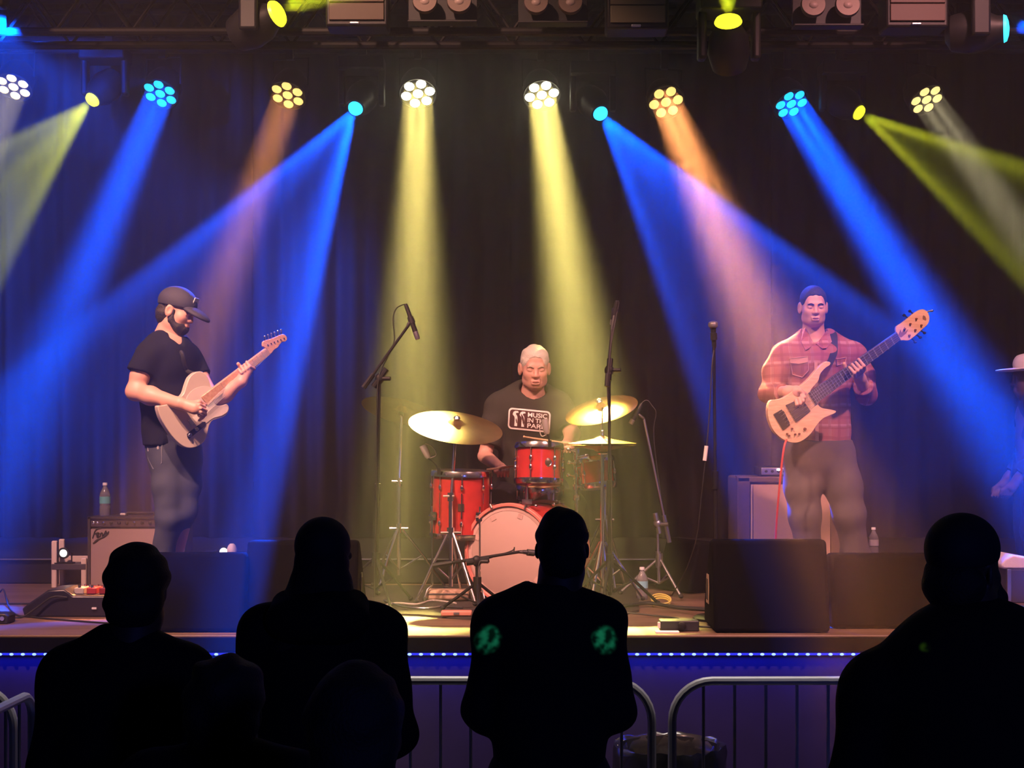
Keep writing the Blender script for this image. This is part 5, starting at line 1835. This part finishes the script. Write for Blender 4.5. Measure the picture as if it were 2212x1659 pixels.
for i in range(25):
    t = (1 - 2 ** (-i / 12.0)) / (1 - 2 ** (-25 / 12.0))
    a = (1935 + (1745.5 - 1935) * t, 718 + (849 - 718) * t)
    b_ = (1944 + (1761 - 1944) * t, 735 + (873 - 735) * t)
    q, _ = slab([a, b_], bp, -.0132)
    MB().cyl(q[0], q[1], .0022 if i < 13 else .0016, n=5).build('fret', mat('bright_fret', (.85, .82, .78), .25, .6), bg)
for pts, nm, mm in (([(1697, 875), (1731, 860), (1750, 888), (1719, 912)], 'pickup', mat('bass_pickup', (.055, .045, .045), .5)), ([(1670, 895), (1688, 884), (1706, 918), (1691, 929)], 'bridge', mat('bass_bridge', (.05, .05, .055), .3, .5))):
    q, _ = slab(pts, bp, -.008)
    o = MB().prism(q, bn * .01).build(nm, mm, bg, bevel=.002)
    if nm == 'bridge':
        q, _ = slab([(1688, 888), (1692, 888), (1705, 914), (1701, 917)], bp, -.010)
        MB().prism(q, bn * .004).build('saddle_bar', CHROME, o)
for x, y in ((1738, 926.5), (1726, 937), (1717, 938), (1704, 941), (1710.5, 926), (1700, 937)):
    q, _ = slab([(x, y)], bp, 0)
    big = x == 1738
    MB().lathe([(.008 if big else .0055, 0), (.007 if big else .005, .013), (.001, .014)], q[0], -bn, 12).build('knob', mat('brown_knob', (.16, .05, .03), .4), bg)
for k, (x, y) in enumerate(((1978, 689), (1965, 700), (1953, 711), (1989, 703), (1976, 713), (1963, 725))):
    q, _ = slab([(x, y)], bp, -.006)
    MB().lathe([(.006, 0), (.0055, .01), (.001, .011)], q[0], -bn, 10).build('string_post', mat('brown_knob', (.16, .05, .03), .4), bg)
for (x0, y0, x1, y1) in ((1974, 678, 1966, 672), (1962, 687, 1954, 681), (1988, 713, 1998, 719), (1979, 722, 1989, 729), (1970, 730, 1978, 739), (2000, 674, 2014, 671)):
    q, _ = slab([(x0, y0), (x1, y1)], bp, .006)
    MB().cyl(q[0], q[1], .004, n=8).ball(q[1], (.010, .006, .008), 8, 6).build('tuning_peg', CHROME if x1 == 2014 else METAL_BLACK, bg)
# emblem at the foot of the headstock: two dark peaks; a small heart-shaped mark near its tip
q, _ = slab([(1938, 727), (1944, 712), (1947, 719), (1953, 706), (1955, 710), (1953, 718), (1961, 711), (1957, 720), (1946, 729)], bp, -.0066)
MB().prism(q, bn * .001).build('emblem', mat('brown_emblem', (.20, .10, .06), .5), bg, smooth=False)
q, _ = slab([(1992, 684), (1994, 681), (1998, 684), (2000, 690), (1999, 693), (1996, 692), (1992, 690)], bp, -.0066)
MB().prism(q, bn * .001).build('emblem', mat('brown_emblem', (.20, .10, .06), .5), bg, smooth=False)
for i in range(5):
    t = (i + .5) / 5
    a = (1678 + 22 * t, 890 + 32 * t)
    b_ = (1935 + 9 * t, 718 + 17 * t)
    q, _ = slab([a, b_], bp, -.0165)
    MB().cyl(q[0], q[1], .0010, n=4).build('string', STEEL, bg)
sp = [(1782, 706, .05), (1795, 716, .006), (1800, 740, .008), (1801, 762, .008), (1797, 784, .008)]
q = [B(1780, 722, .10), B(1790, 712, .05)] + [on_surface(sb, x, y, .008, fallback=8.3) for x, y in ((1799, 722), (1801, 742), (1801, 764))] + [slab([(1793, 788)], bp, .012)[0][0]]
c_ = smooth_curve(q, 5)
vs = []
for i, p in enumerate(c_):
    wd = .030 - .012 * i / len(c_)
    vs += [p + V((-wd, 0, 0)), p + V((wd, .004, 0)), p + V((wd, .010, 0)), p + V((-wd, .006, 0))]
fs = []
for i in range(len(c_) - 1):
    for j in range(4):
        fs.append((i * 4 + j, i * 4 + (j + 1) % 4, (i + 1) * 4 + (j + 1) % 4, (i + 1) * 4 + j))
MB().add(vs, fs + [(0, 1, 2, 3), tuple(len(vs) - 4 + j for j in range(4))]).build('strap', mat('black_strap', (.015, .015, .018), .7), bg)
MB().tube(smooth_curve([P(1699, 950, 8.23), P(1694, 965, 8.2), P(1689, 1000, 8.2), P(1683, 1060, 8.22), P(1678, 1120, 8.25), P(1675, 1178, 8.3), P(1672, 1280, 8.4), P(1660, 1318, 8.5)], 6), .0062, 8).build('instrument_lead', mat('red_lead', (.55, .06, .06), .45), bg)

# ---- drummer ------------------------------------------------------------------------------------------------------
DD = 9.6
D_ = lambda px, py, o=0.0: P(px, py, DD + o)
dru = thing('person', 'white haired drummer in a dark printed T-shirt sitting behind the red drums', 'person', V((D_(1150, 900).x, DD + .1, ST)))
dR_ = basis((.06, -1, -.20))
hs = Sdf()
dT_ = head(hs, D_(1155, 793, -.05), dR_, 1.15, jaw=1.04)
hs.cap(D_(1152, 830, .02), D_(1145, 865, .05), .062, .082, .03)
rs, ls = D_(1072, 886, .05), D_(1212, 886, .05)
re_, rw = D_(1047, 985, .0), D_(1080, 1010, -.28)
le, lw = D_(1236, 938, -.04), D_(1226, 958, -.27)
ar = Sdf()
ar.chain([re_, rw], [.047, .033], .03)
ar.chain([ls.lerp(le, .6), le, lw], [.052, .048, .033], .03)
for wv, sg in ((rw, 1), (lw, -1)):
    pm = wv + V((sg * .02, -.07, -.01))
    ar.cap(wv, pm, .033, .036, .02, flat=(0, 0, 1), fs=.8)
    kn = [pm + V((sg * (-.03 + .02 * i), -.035, .005)) for i in range(4)]
    md = [q + V((0, -.025, -.018)) for q in kn]
    tp_ = [q + V((0, .012, -.028)) for q in md]
    fingers(ar, kn, md, tp_, .010, .008)
    ar.chain([pm + V((sg * -.03, .0, 0)), pm + V((sg * -.045, -.035, -.01)), pm + V((sg * -.03, -.055, -.02))], [.015, .013, .010], .01)
to = Sdf()
to.cap(D_(1145, 890, .1), D_(1148, 1050, .18), .18, .18, flat=(0, 1, 0), fs=.75)
to.cap(rs, ls, .055)
to.cap(rs, re_, .05, .045)
to.cap(ls, le, .05, .045)
hipz = ST + .60
for sg in (-1, 1):
    kx = D_(1150, 900).x + sg * .24
    to.chain([V((D_(1150, 900).x + sg * .11, DD + .18, hipz)), V((kx, DD - .18, ST + .56)), V((kx, DD - .12, ST + .1))], [.085, .06, .042])
skin('body', [hs.mesh(.004), ar.mesh(.004), to.mesh(.011)], skin_m, dru)
face_parts(dru, dT_, 1.15, mat('grey_brow', (.45, .36, .28), .8))
hr = Sdf()
hr.ell(dT_(0, -.014, .042), (.080 * 1.15, .101 * 1.15, .084 * 1.15), dR_, .01)
hr.ell(dT_(0, .098, -.005), (.074, .080, .083), dR_, .012, 'sub')
hr.plane(dT_(0, -.02, -.03), dR_ @ V((0, .3, -1)))
skin('hair', [hr.mesh(.004, .003, 3.0)], mat('white_hair', (.62, .58, .50), .7, bump=.4, bscale=150), dru)
sh = Sdf()
sh.cap(D_(1145, 892, .09), D_(1148, 1062, .17), .205, .215, .05, flat=(0, 1, 0), fs=.76, cutb=True)
sh.cap(rs + V((.02, 0, .02)), ls + V((-.02, 0, .02)), .078, k=.06)
sh.ell(D_(1146, 900, .02), (.19, .12, .16), None, .06)
sh.cap(D_(1130, 850, .06), D_(1085, 872, .06), .07, .075, .06)
sh.cap(D_(1165, 850, .06), D_(1200, 870, .06), .07, .075, .06)
sh.cap(rs, rs.lerp(re_, .75), .080, .084, .05, cutb=True)
sh.cap(ls, ls.lerp(le, .78), .078, .080, .05, cutb=True)
sh.cap(D_(1154, 815, -.04), D_(1150, 852, .02), .082, .090, .012, op='sub')
shm = sh.mesh(.007, .0045, .9, 3.2)
so_ = skin('t_shirt', [shm], mat('dark_olive_cotton', (.035, .034, .028), .88, spec=.2), dru)
tr = Sdf()
bx_ = D_(1150, 900).x
tr.cap((bx_ - .1, DD + .18, hipz + .02), (bx_ + .1, DD + .18, hipz + .02), .15, .15, .05)
for sg in (-1, 1):
    kx = bx_ + sg * .24
    tr.chain([V((bx_ + sg * .11, DD + .16, hipz)), V((kx, DD - .18, ST + .57)), V((kx, DD - .12, ST + .09))], [.115, .085, .075], .05)
skin('trousers', [tr.mesh(.009, .006, .9, 1.0)], mat('black_trousers', (.02, .02, .022), .85), dru)
for sg in (-1, 1):
    so = Sdf()
    shoe(so, V((bx_ + sg * .24, DD - .12, ST)), (sg * .2, -1), ST + .012)
    skin('shoe', [so.mesh(.007)], mat('dark_shoe', (.03, .025, .02), .5), dru)
for wv, sg in ((rw, 1), (lw, -1)):
    pm = wv + V((sg * .02, -.11, -.012))
    b = MB().tube([pm + V((sg * -.10, .02, .0)), pm + V((sg * .16, -.10, .04)), pm + V((sg * .25, -.14, .055))], [.0075, .006, .004], 8)
    b.ball(pm + V((sg * .255, -.142, .056)), .0065, 8, 6)
    tag(b.build('drumstick', wood('hickory', (.50, .34, .18), (.6, .42, .24), scale=8), None), 'wooden drumstick in the drummer\'s %s hand' % ('right' if sg > 0 else 'left'), 'drumstick', 'drumsticks')
# print on the shirt: rounded white frame, dark red panel, two guitar heads and three lines of lettering
sb = bvh_of([shm])
white_p = mat('white_print', (.78, .74, .68), .7)
pr = lambda u, v: (1099 + u * 91 - v * 2.5, 880 + u * 9 + v * 46)


def print_mesh(name, tris_vs, fs, m, off):
    b = MB()
    b.add([on_surface(sb, *pr(u, v), off, fallback=9.2) for u, v in tris_vs], fs)
    return b.build(name, m, so_, smooth=False)


def rounded(u0, v0, u1, v1, r, asp=.5, n=5):
    pts = []
    for cx_, cy_, a0 in ((u1 - r * asp, v0 + r, -90), (u1 - r * asp, v1 - r, 0), (u0 + r * asp, v1 - r, 90), (u0 + r * asp, v0 + r, 180)):
        for i in range(n + 1):
            a = math.radians(a0 + 90 * i / n)
            pts.append((cx_ + r * asp * math.cos(a), cy_ + r * math.sin(a)))
    out = []
    for i, p in enumerate(pts):
        q = pts[(i + 1) % len(pts)]
        m = 12 if math.hypot(q[0] - p[0], q[1] - p[1]) > .2 else 1
        out += [(p[0] + (q[0] - p[0]) * k / m, p[1] + (q[1] - p[1]) * k / m) for k in range(m)]
    return out


o_, i_ = rounded(0, 0, 1, 1, .18), rounded(.035, .075, .965, .925, .13)
n = len(o_)
print_mesh('print_frame', o_ + i_, [(i, (i + 1) % n, n + (i + 1) % n, n + i) for i in range(n)], white_p, .006)
gu, gv = 20, 10
print_mesh('print_panel', [(.03 + .94 * i / gu, .07 + .86 * j / gv) for j in range(gv + 1) for i in range(gu + 1)], [(j * (gu + 1) + i, j * (gu + 1) + i + 1, (j + 1) * (gu + 1) + i + 1, (j + 1) * (gu + 1) + i) for j in range(gv) for i in range(gu)], mat('print_dark', (.05, .012, .012), .8), .004)
for k in range(2):
    u0 = .10 + k * .165
    pts = [(0, .30), (.02, .18), (.06, .13), (.13, .13), (.14, .21), (.09, .22), (.075, .27), (.11, .36), (.12, .45), (.12, .84), (.055, .84), (.055, .48), (.045, .40)]
    print_mesh('print_guitar_head', [(u0 + a, c) for a, c in pts], [tuple(range(len(pts)))], white_p, .006)
for k, txt in enumerate(('MUSIC', 'IN THE', 'PARK')):
    cu = bpy.data.curves.new('shirt_text', 'FONT')
    cu.body = txt
    cu.size = 1.0
    cu.offset = .018
    to_ = bpy.data.objects.new('shirt_text', cu)
    COL.objects.link(to_)
    bpy.context.view_layer.update()
    me_ = bpy.data.meshes.new_from_object(to_.evaluated_get(bpy.context.evaluated_depsgraph_get()))
    bpy.data.objects.remove(to_, do_unlink=True)
    xs = [v.co.x for v in me_.vertices]
    sx = .46 / (max(xs) - min(xs))
    print_mesh('print_lettering', [(.46 + (v.co.x - min(xs)) * sx, .345 + k * .255 - v.co.y * .285) for v in me_.vertices], [tuple(p.vertices) for p in me_.polygons], white_p, .0065)
    bpy.data.meshes.remove(me_)
# ------------------------------------------------------------------ the crowd, seen from behind
dark_cloth = {}


def onlooker(label, px, py_top, d, sh_half, H=None, clothes=(.010, .010, .013), hair=(.012, .010, .010), cap=None, cap_back=False, hood=False, arms='down', head_w=1.0, yaw=0.0, collar=False, hair_puff=0.0, legs=True, beard=False, hat=False, z0=0.0, res=.010, tilt=0.0, head_dx=0.0, bill=True, hz=.805, long_hair=False):
    top = CAMZ - (py_top - HY) / FPX * d
    H = (top - z0) if H is None else H
    base = V((M(px - CX, d), d, z0))
    root = thing('person', label, 'person', base)
    R = Matrix.Rotation(yaw, 3, 'Z')
    W = lambda x, y, z: base + R @ V((x, y, z * H))
    hc = base + V((head_dx, 0, 0)) + R @ V((0, .03, 0)) + V((0, 0, H - .125))
    hR_ = basis(R @ V((tilt, 1, -.05)))
    hs = Sdf()
    T = head(hs, hc, hR_, 1.0 * head_w, ears=.72)
    hs.cap(hc - V((0, .02, .09)), W(0, -.01, .80), .062, .085, .04)
    w = sh_half - .055
    shL, shR = W(-w, 0, hz), W(w, 0, hz)
    bd = Sdf()
    bd.cap(W(0, 0, .74), W(0, 0, .55), .155, .145, flat=R @ V((0, 1, 0)), fs=.7)
    bd.cap(shL, shR, .05)
    bd.chain([W(-.09, 0, .50), W(-.10, .01, .28), W(-.11, 0, .05)], [.085, .058, .042])
    bd.chain([W(.09, 0, .50), W(.10, .01, .28), W(.11, 0, .05)], [.085, .058, .042])
    arm = Sdf()
    jk = Sdf()
    jk.cap(W(0, 0, .745), W(0, .0, .50), sh_half * .86, sh_half * .80, .05, flat=R @ V((0, 1, 0)), fs=.72, cutb=True)
    jk.cap(W(-w * .92, 0, hz), W(w * .92, 0, hz), .064, k=.07)
    jk.cap(W(-.045, -.01, .842), W(-w * .8, 0, hz + .008), .048, .056, .06)
    jk.cap(W(.045, -.01, .842), W(w * .8, 0, hz + .008), .048, .056, .06)
    for sg in (-1, 1):
        S_ = W(sg * w, 0, hz)
        if arms == 'folded':
            E = W(sg * (w + .045), .02, .625)
            Wr = W(sg * -.04, .24, .655)
        elif arms == 'phone':
            E = W(sg * (w + .04), .10, .64)
            Wr = W(sg * .10, .30, .74)
        else:
            E = W(sg * (w + .055), -.02, .625)
            Wr = W(sg * (w + .03), .12, .49)
        jk.cap(S_, E, .068, .060, .06)
        jk.cap(E, E.lerp(Wr, .85), .060, .046, .04, cutb=True)
        arm.cap(E, Wr, .042, .030, .02)
        hd_ = (Wr - E).normalized()
        pm = Wr + hd_ * .06
        arm.cap(Wr, pm, .030, .034, .02, flat=R @ V((1, 0, 0)), fs=.7)
        ud = V((0, 0, 1)) if abs(hd_.z) < .7 else R @ V((0, 1, 0))
        kn = [pm + hd_ * .03 + ud * (-.03 + .02 * i) for i in range(4)]
        md = [q + hd_ * .035 + R @ V((-sg * .008, 0, 0)) for q in kn]
        tp2 = [q + hd_ * .025 + R @ V((-sg * .02, 0, 0)) for q in md]
        fingers(arm, kn, md, tp2)
        arm.chain([pm + ud * .03, pm + ud * .045 + hd_ * .03, pm + ud * .04 + hd_ * .055], [.014, .012, .010], .01)
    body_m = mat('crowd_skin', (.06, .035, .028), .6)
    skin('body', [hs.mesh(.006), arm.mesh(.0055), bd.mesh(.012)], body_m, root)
    if collar:
        jk.cap(W(0, -.02, .835), W(0, -.015, .865), .092, .080, .02, cutb=True)
        jk.cap(W(0, .0, .83), W(0, .0, .89), .060, .064, .01, op='sub')
    cm_ = mat('crowd_cloth_%02d' % len(dark_cloth), clothes, .9, var=.2, scale=15, spec=.15)
    dark_cloth[label] = 1
    jo = skin('jacket' if collar or hood else 'shirt', [jk.mesh(res, .005, .8, len(dark_cloth) * 1.7)], cm_, root)
    if hood:
        hd2 = Sdf()
        hd2.ell(W(0, -.10, .835), (.165, .085, .085), R, .03)
        hd2.cap(W(-.10, -.03, .855), W(.10, -.03, .855), .05, k=.05)
        hd2.cap(W(0, -.01, .86), W(0, .0, .95), .07, .085, .02, op='sub')
        skin('hood', [hd2.mesh(.008, .004, 1.0, 2.0)], cm_, jo)
    if legs:
        tr = Sdf()
        tr.cap(W(-.06, 0, .52), W(.06, 0, .52), .13, .13, .05, flat=R @ V((0, 1, 0)), fs=.85)
        for sg in (-1, 1):
            tr.chain([W(sg * .09, 0, .50), W(sg * .10, .01, .28), W(sg * .11, 0, .035)], [.11, .08, .07], .04)
        skin('trousers', [tr.mesh(.013, .006, .8)], mat('crowd_trousers', (.012, .012, .018), .9), root)
        for sg in (-1, 1):
            so = Sdf()
            shoe(so, W(sg * .11, 0, .03), R @ V((sg * .15, 1, 0)), z0)
            skin('shoe', [so.mesh(.009)], mat('crowd_shoe', (.012, .011, .011), .6), root)
    hm = mat('crowd_hair', hair, .8, bump=.4, bscale=150)
    if cap is None and not hat:
        hr = Sdf()
        p = hair_puff
        hr.ell(T(0, -.018, .036), (.084 + p, .104 + p, .090 + p), hR_, .02)
        hr.ell(T(0, -.055, -.035), (.074 + p, .06 + p, .075 + p), hR_, .03)
        hr.ell(T(0, .105, -.03), (.075, .075, .09), hR_, .015, 'sub')
        skin('hair', [hr.mesh(.006, .004 + p * .1, 2.2, len(dark_cloth))], hm, root)
    elif hat:
        ht = Sdf()
        ht.ell(T(0, -.01, .09), (.085, .10, .085), hR_, .02)
        ht.ell(T(0, -.01, .20), (.035, .085, .05), hR_, .03, 'sub')
        ht.plane(T(0, 0, .055), hR_ @ V((0, 0, -1)))
        ho = skin('hat', [ht.mesh(.005)], mat('white_felt', (.72, .70, .74), .8), root)
        br = Sdf()
        br.ell(T(0, -.005, .060), (.175, .205, .014), hR_, .01)
        br.ell(T(0, -.005, .115), (.15, .24, .055), hR_, .02, 'sub')
        skin('hat_brim', [br.mesh(.005)], mat('white_felt', (.72, .70, .74), .8), ho)
    else:
        cp = Sdf()
        cp.ell(T(0, -.012, .046), (.088, .108, .092), hR_, .01)
        cp.plane(T(0, 0, -.004 if cap_back else .012), hR_ @ V((0, .18 if not cap_back else -.1, -1)))
        co = skin('cap', [cp.mesh(.006)], mat('crowd_cap', cap, .8), root)
        sg = -1 if cap_back else 1
        if bill:
          bl = Sdf()
          q = hR_ @ Matrix.Rotation(-.25 * sg, 3, 'X')
          bl.ell(T(0, sg * .115, .012), (.080, .085, .028), q, .01)
          bl.ell(T(0, sg * .105, -.012), (.09, .10, .028), q, .01, 'sub')
          skin('cap_bill', [bl.mesh(.006)], mat('crowd_cap', cap, .8), co)
        hr = Sdf()
        hr.ell(T(0, -.05, -.040), (.078 + hair_puff, .062 + hair_puff, .070 + hair_puff), hR_, .03)
        skin('hair', [hr.mesh(.006, .004, 2.2)], hm, root)
    if long_hair:
        lh = Sdf()
        lh.cap(T(0, -.05, -.02), W(0, -.045, .835), .088, .125, .04, flat=R @ V((0, 1, 0)), fs=.7)
        lh.cap(W(-.05, -.05, .83), W(-.09, -.06, .78), .075, .06, .05)
        lh.cap(W(.03, -.05, .83), W(.06, -.06, .78), .06, .05, .05)
        skin('long_hair', [lh.mesh(.007, .004, 1.5)], hm, root)
    if beard:
        b_ = Sdf()
        b_.ell(T(0, .078, -.085), (.066, .074, .074), hR_, .02)
        b_.ell(T(0, .065, -.125), (.05, .06, .055), hR_, .03)
        skin('beard', [b_.mesh(.006, .005, 2.5)], hm, root)
    return root


onlooker('person with short tousled hair and broad shoulders in front of the left monitors', 272, 1180, 4.25, .232, arms='folded', hair_puff=.008, head_dx=.028, hz=.785)
onlooker('long haired person in a dark baseball cap and hooded jacket, second from the left', 695, 1126, 4.65, .245, cap=(.012, .012, .016), hood=True, arms='folded', head_dx=.0, long_hair=True)
onlooker('man in a collared jacket standing in the middle before the bass drum', 1187, 1102, 4.95, .236, collar=True, arms='folded', clothes=(.014, .014, .018), head_dx=.042, hz=.796, head_w=1.07, hair_puff=.003)
onlooker('bearded man in a round cap turned to the right, largest at the right', 2110, 1121, 3.75, .325, cap=(.010, .010, .010), arms='down', beard=True, tilt=1.1, clothes=(.013, .013, .013), hair_puff=.006, bill=False, hz=.768, head_dx=-.022, head_w=1.03)
onlooker('shorter person with a round head near the bottom edge, left of the cap wearer', 484, 1424, 3.45, .235, hair_puff=.010, arms='phone')
onlooker('person nearest the bottom edge below the one in the cap, one shoulder showing', 765, 1440, 2.7, .25, hair_puff=.006, arms='down')
onlooker('keyboard player in a white wide brimmed hat cut by the right frame edge', 2231, 775, 9.5, .17, hat=True, yaw=1.45, z0=ST, clothes=(.02, .02, .025), arms='down')
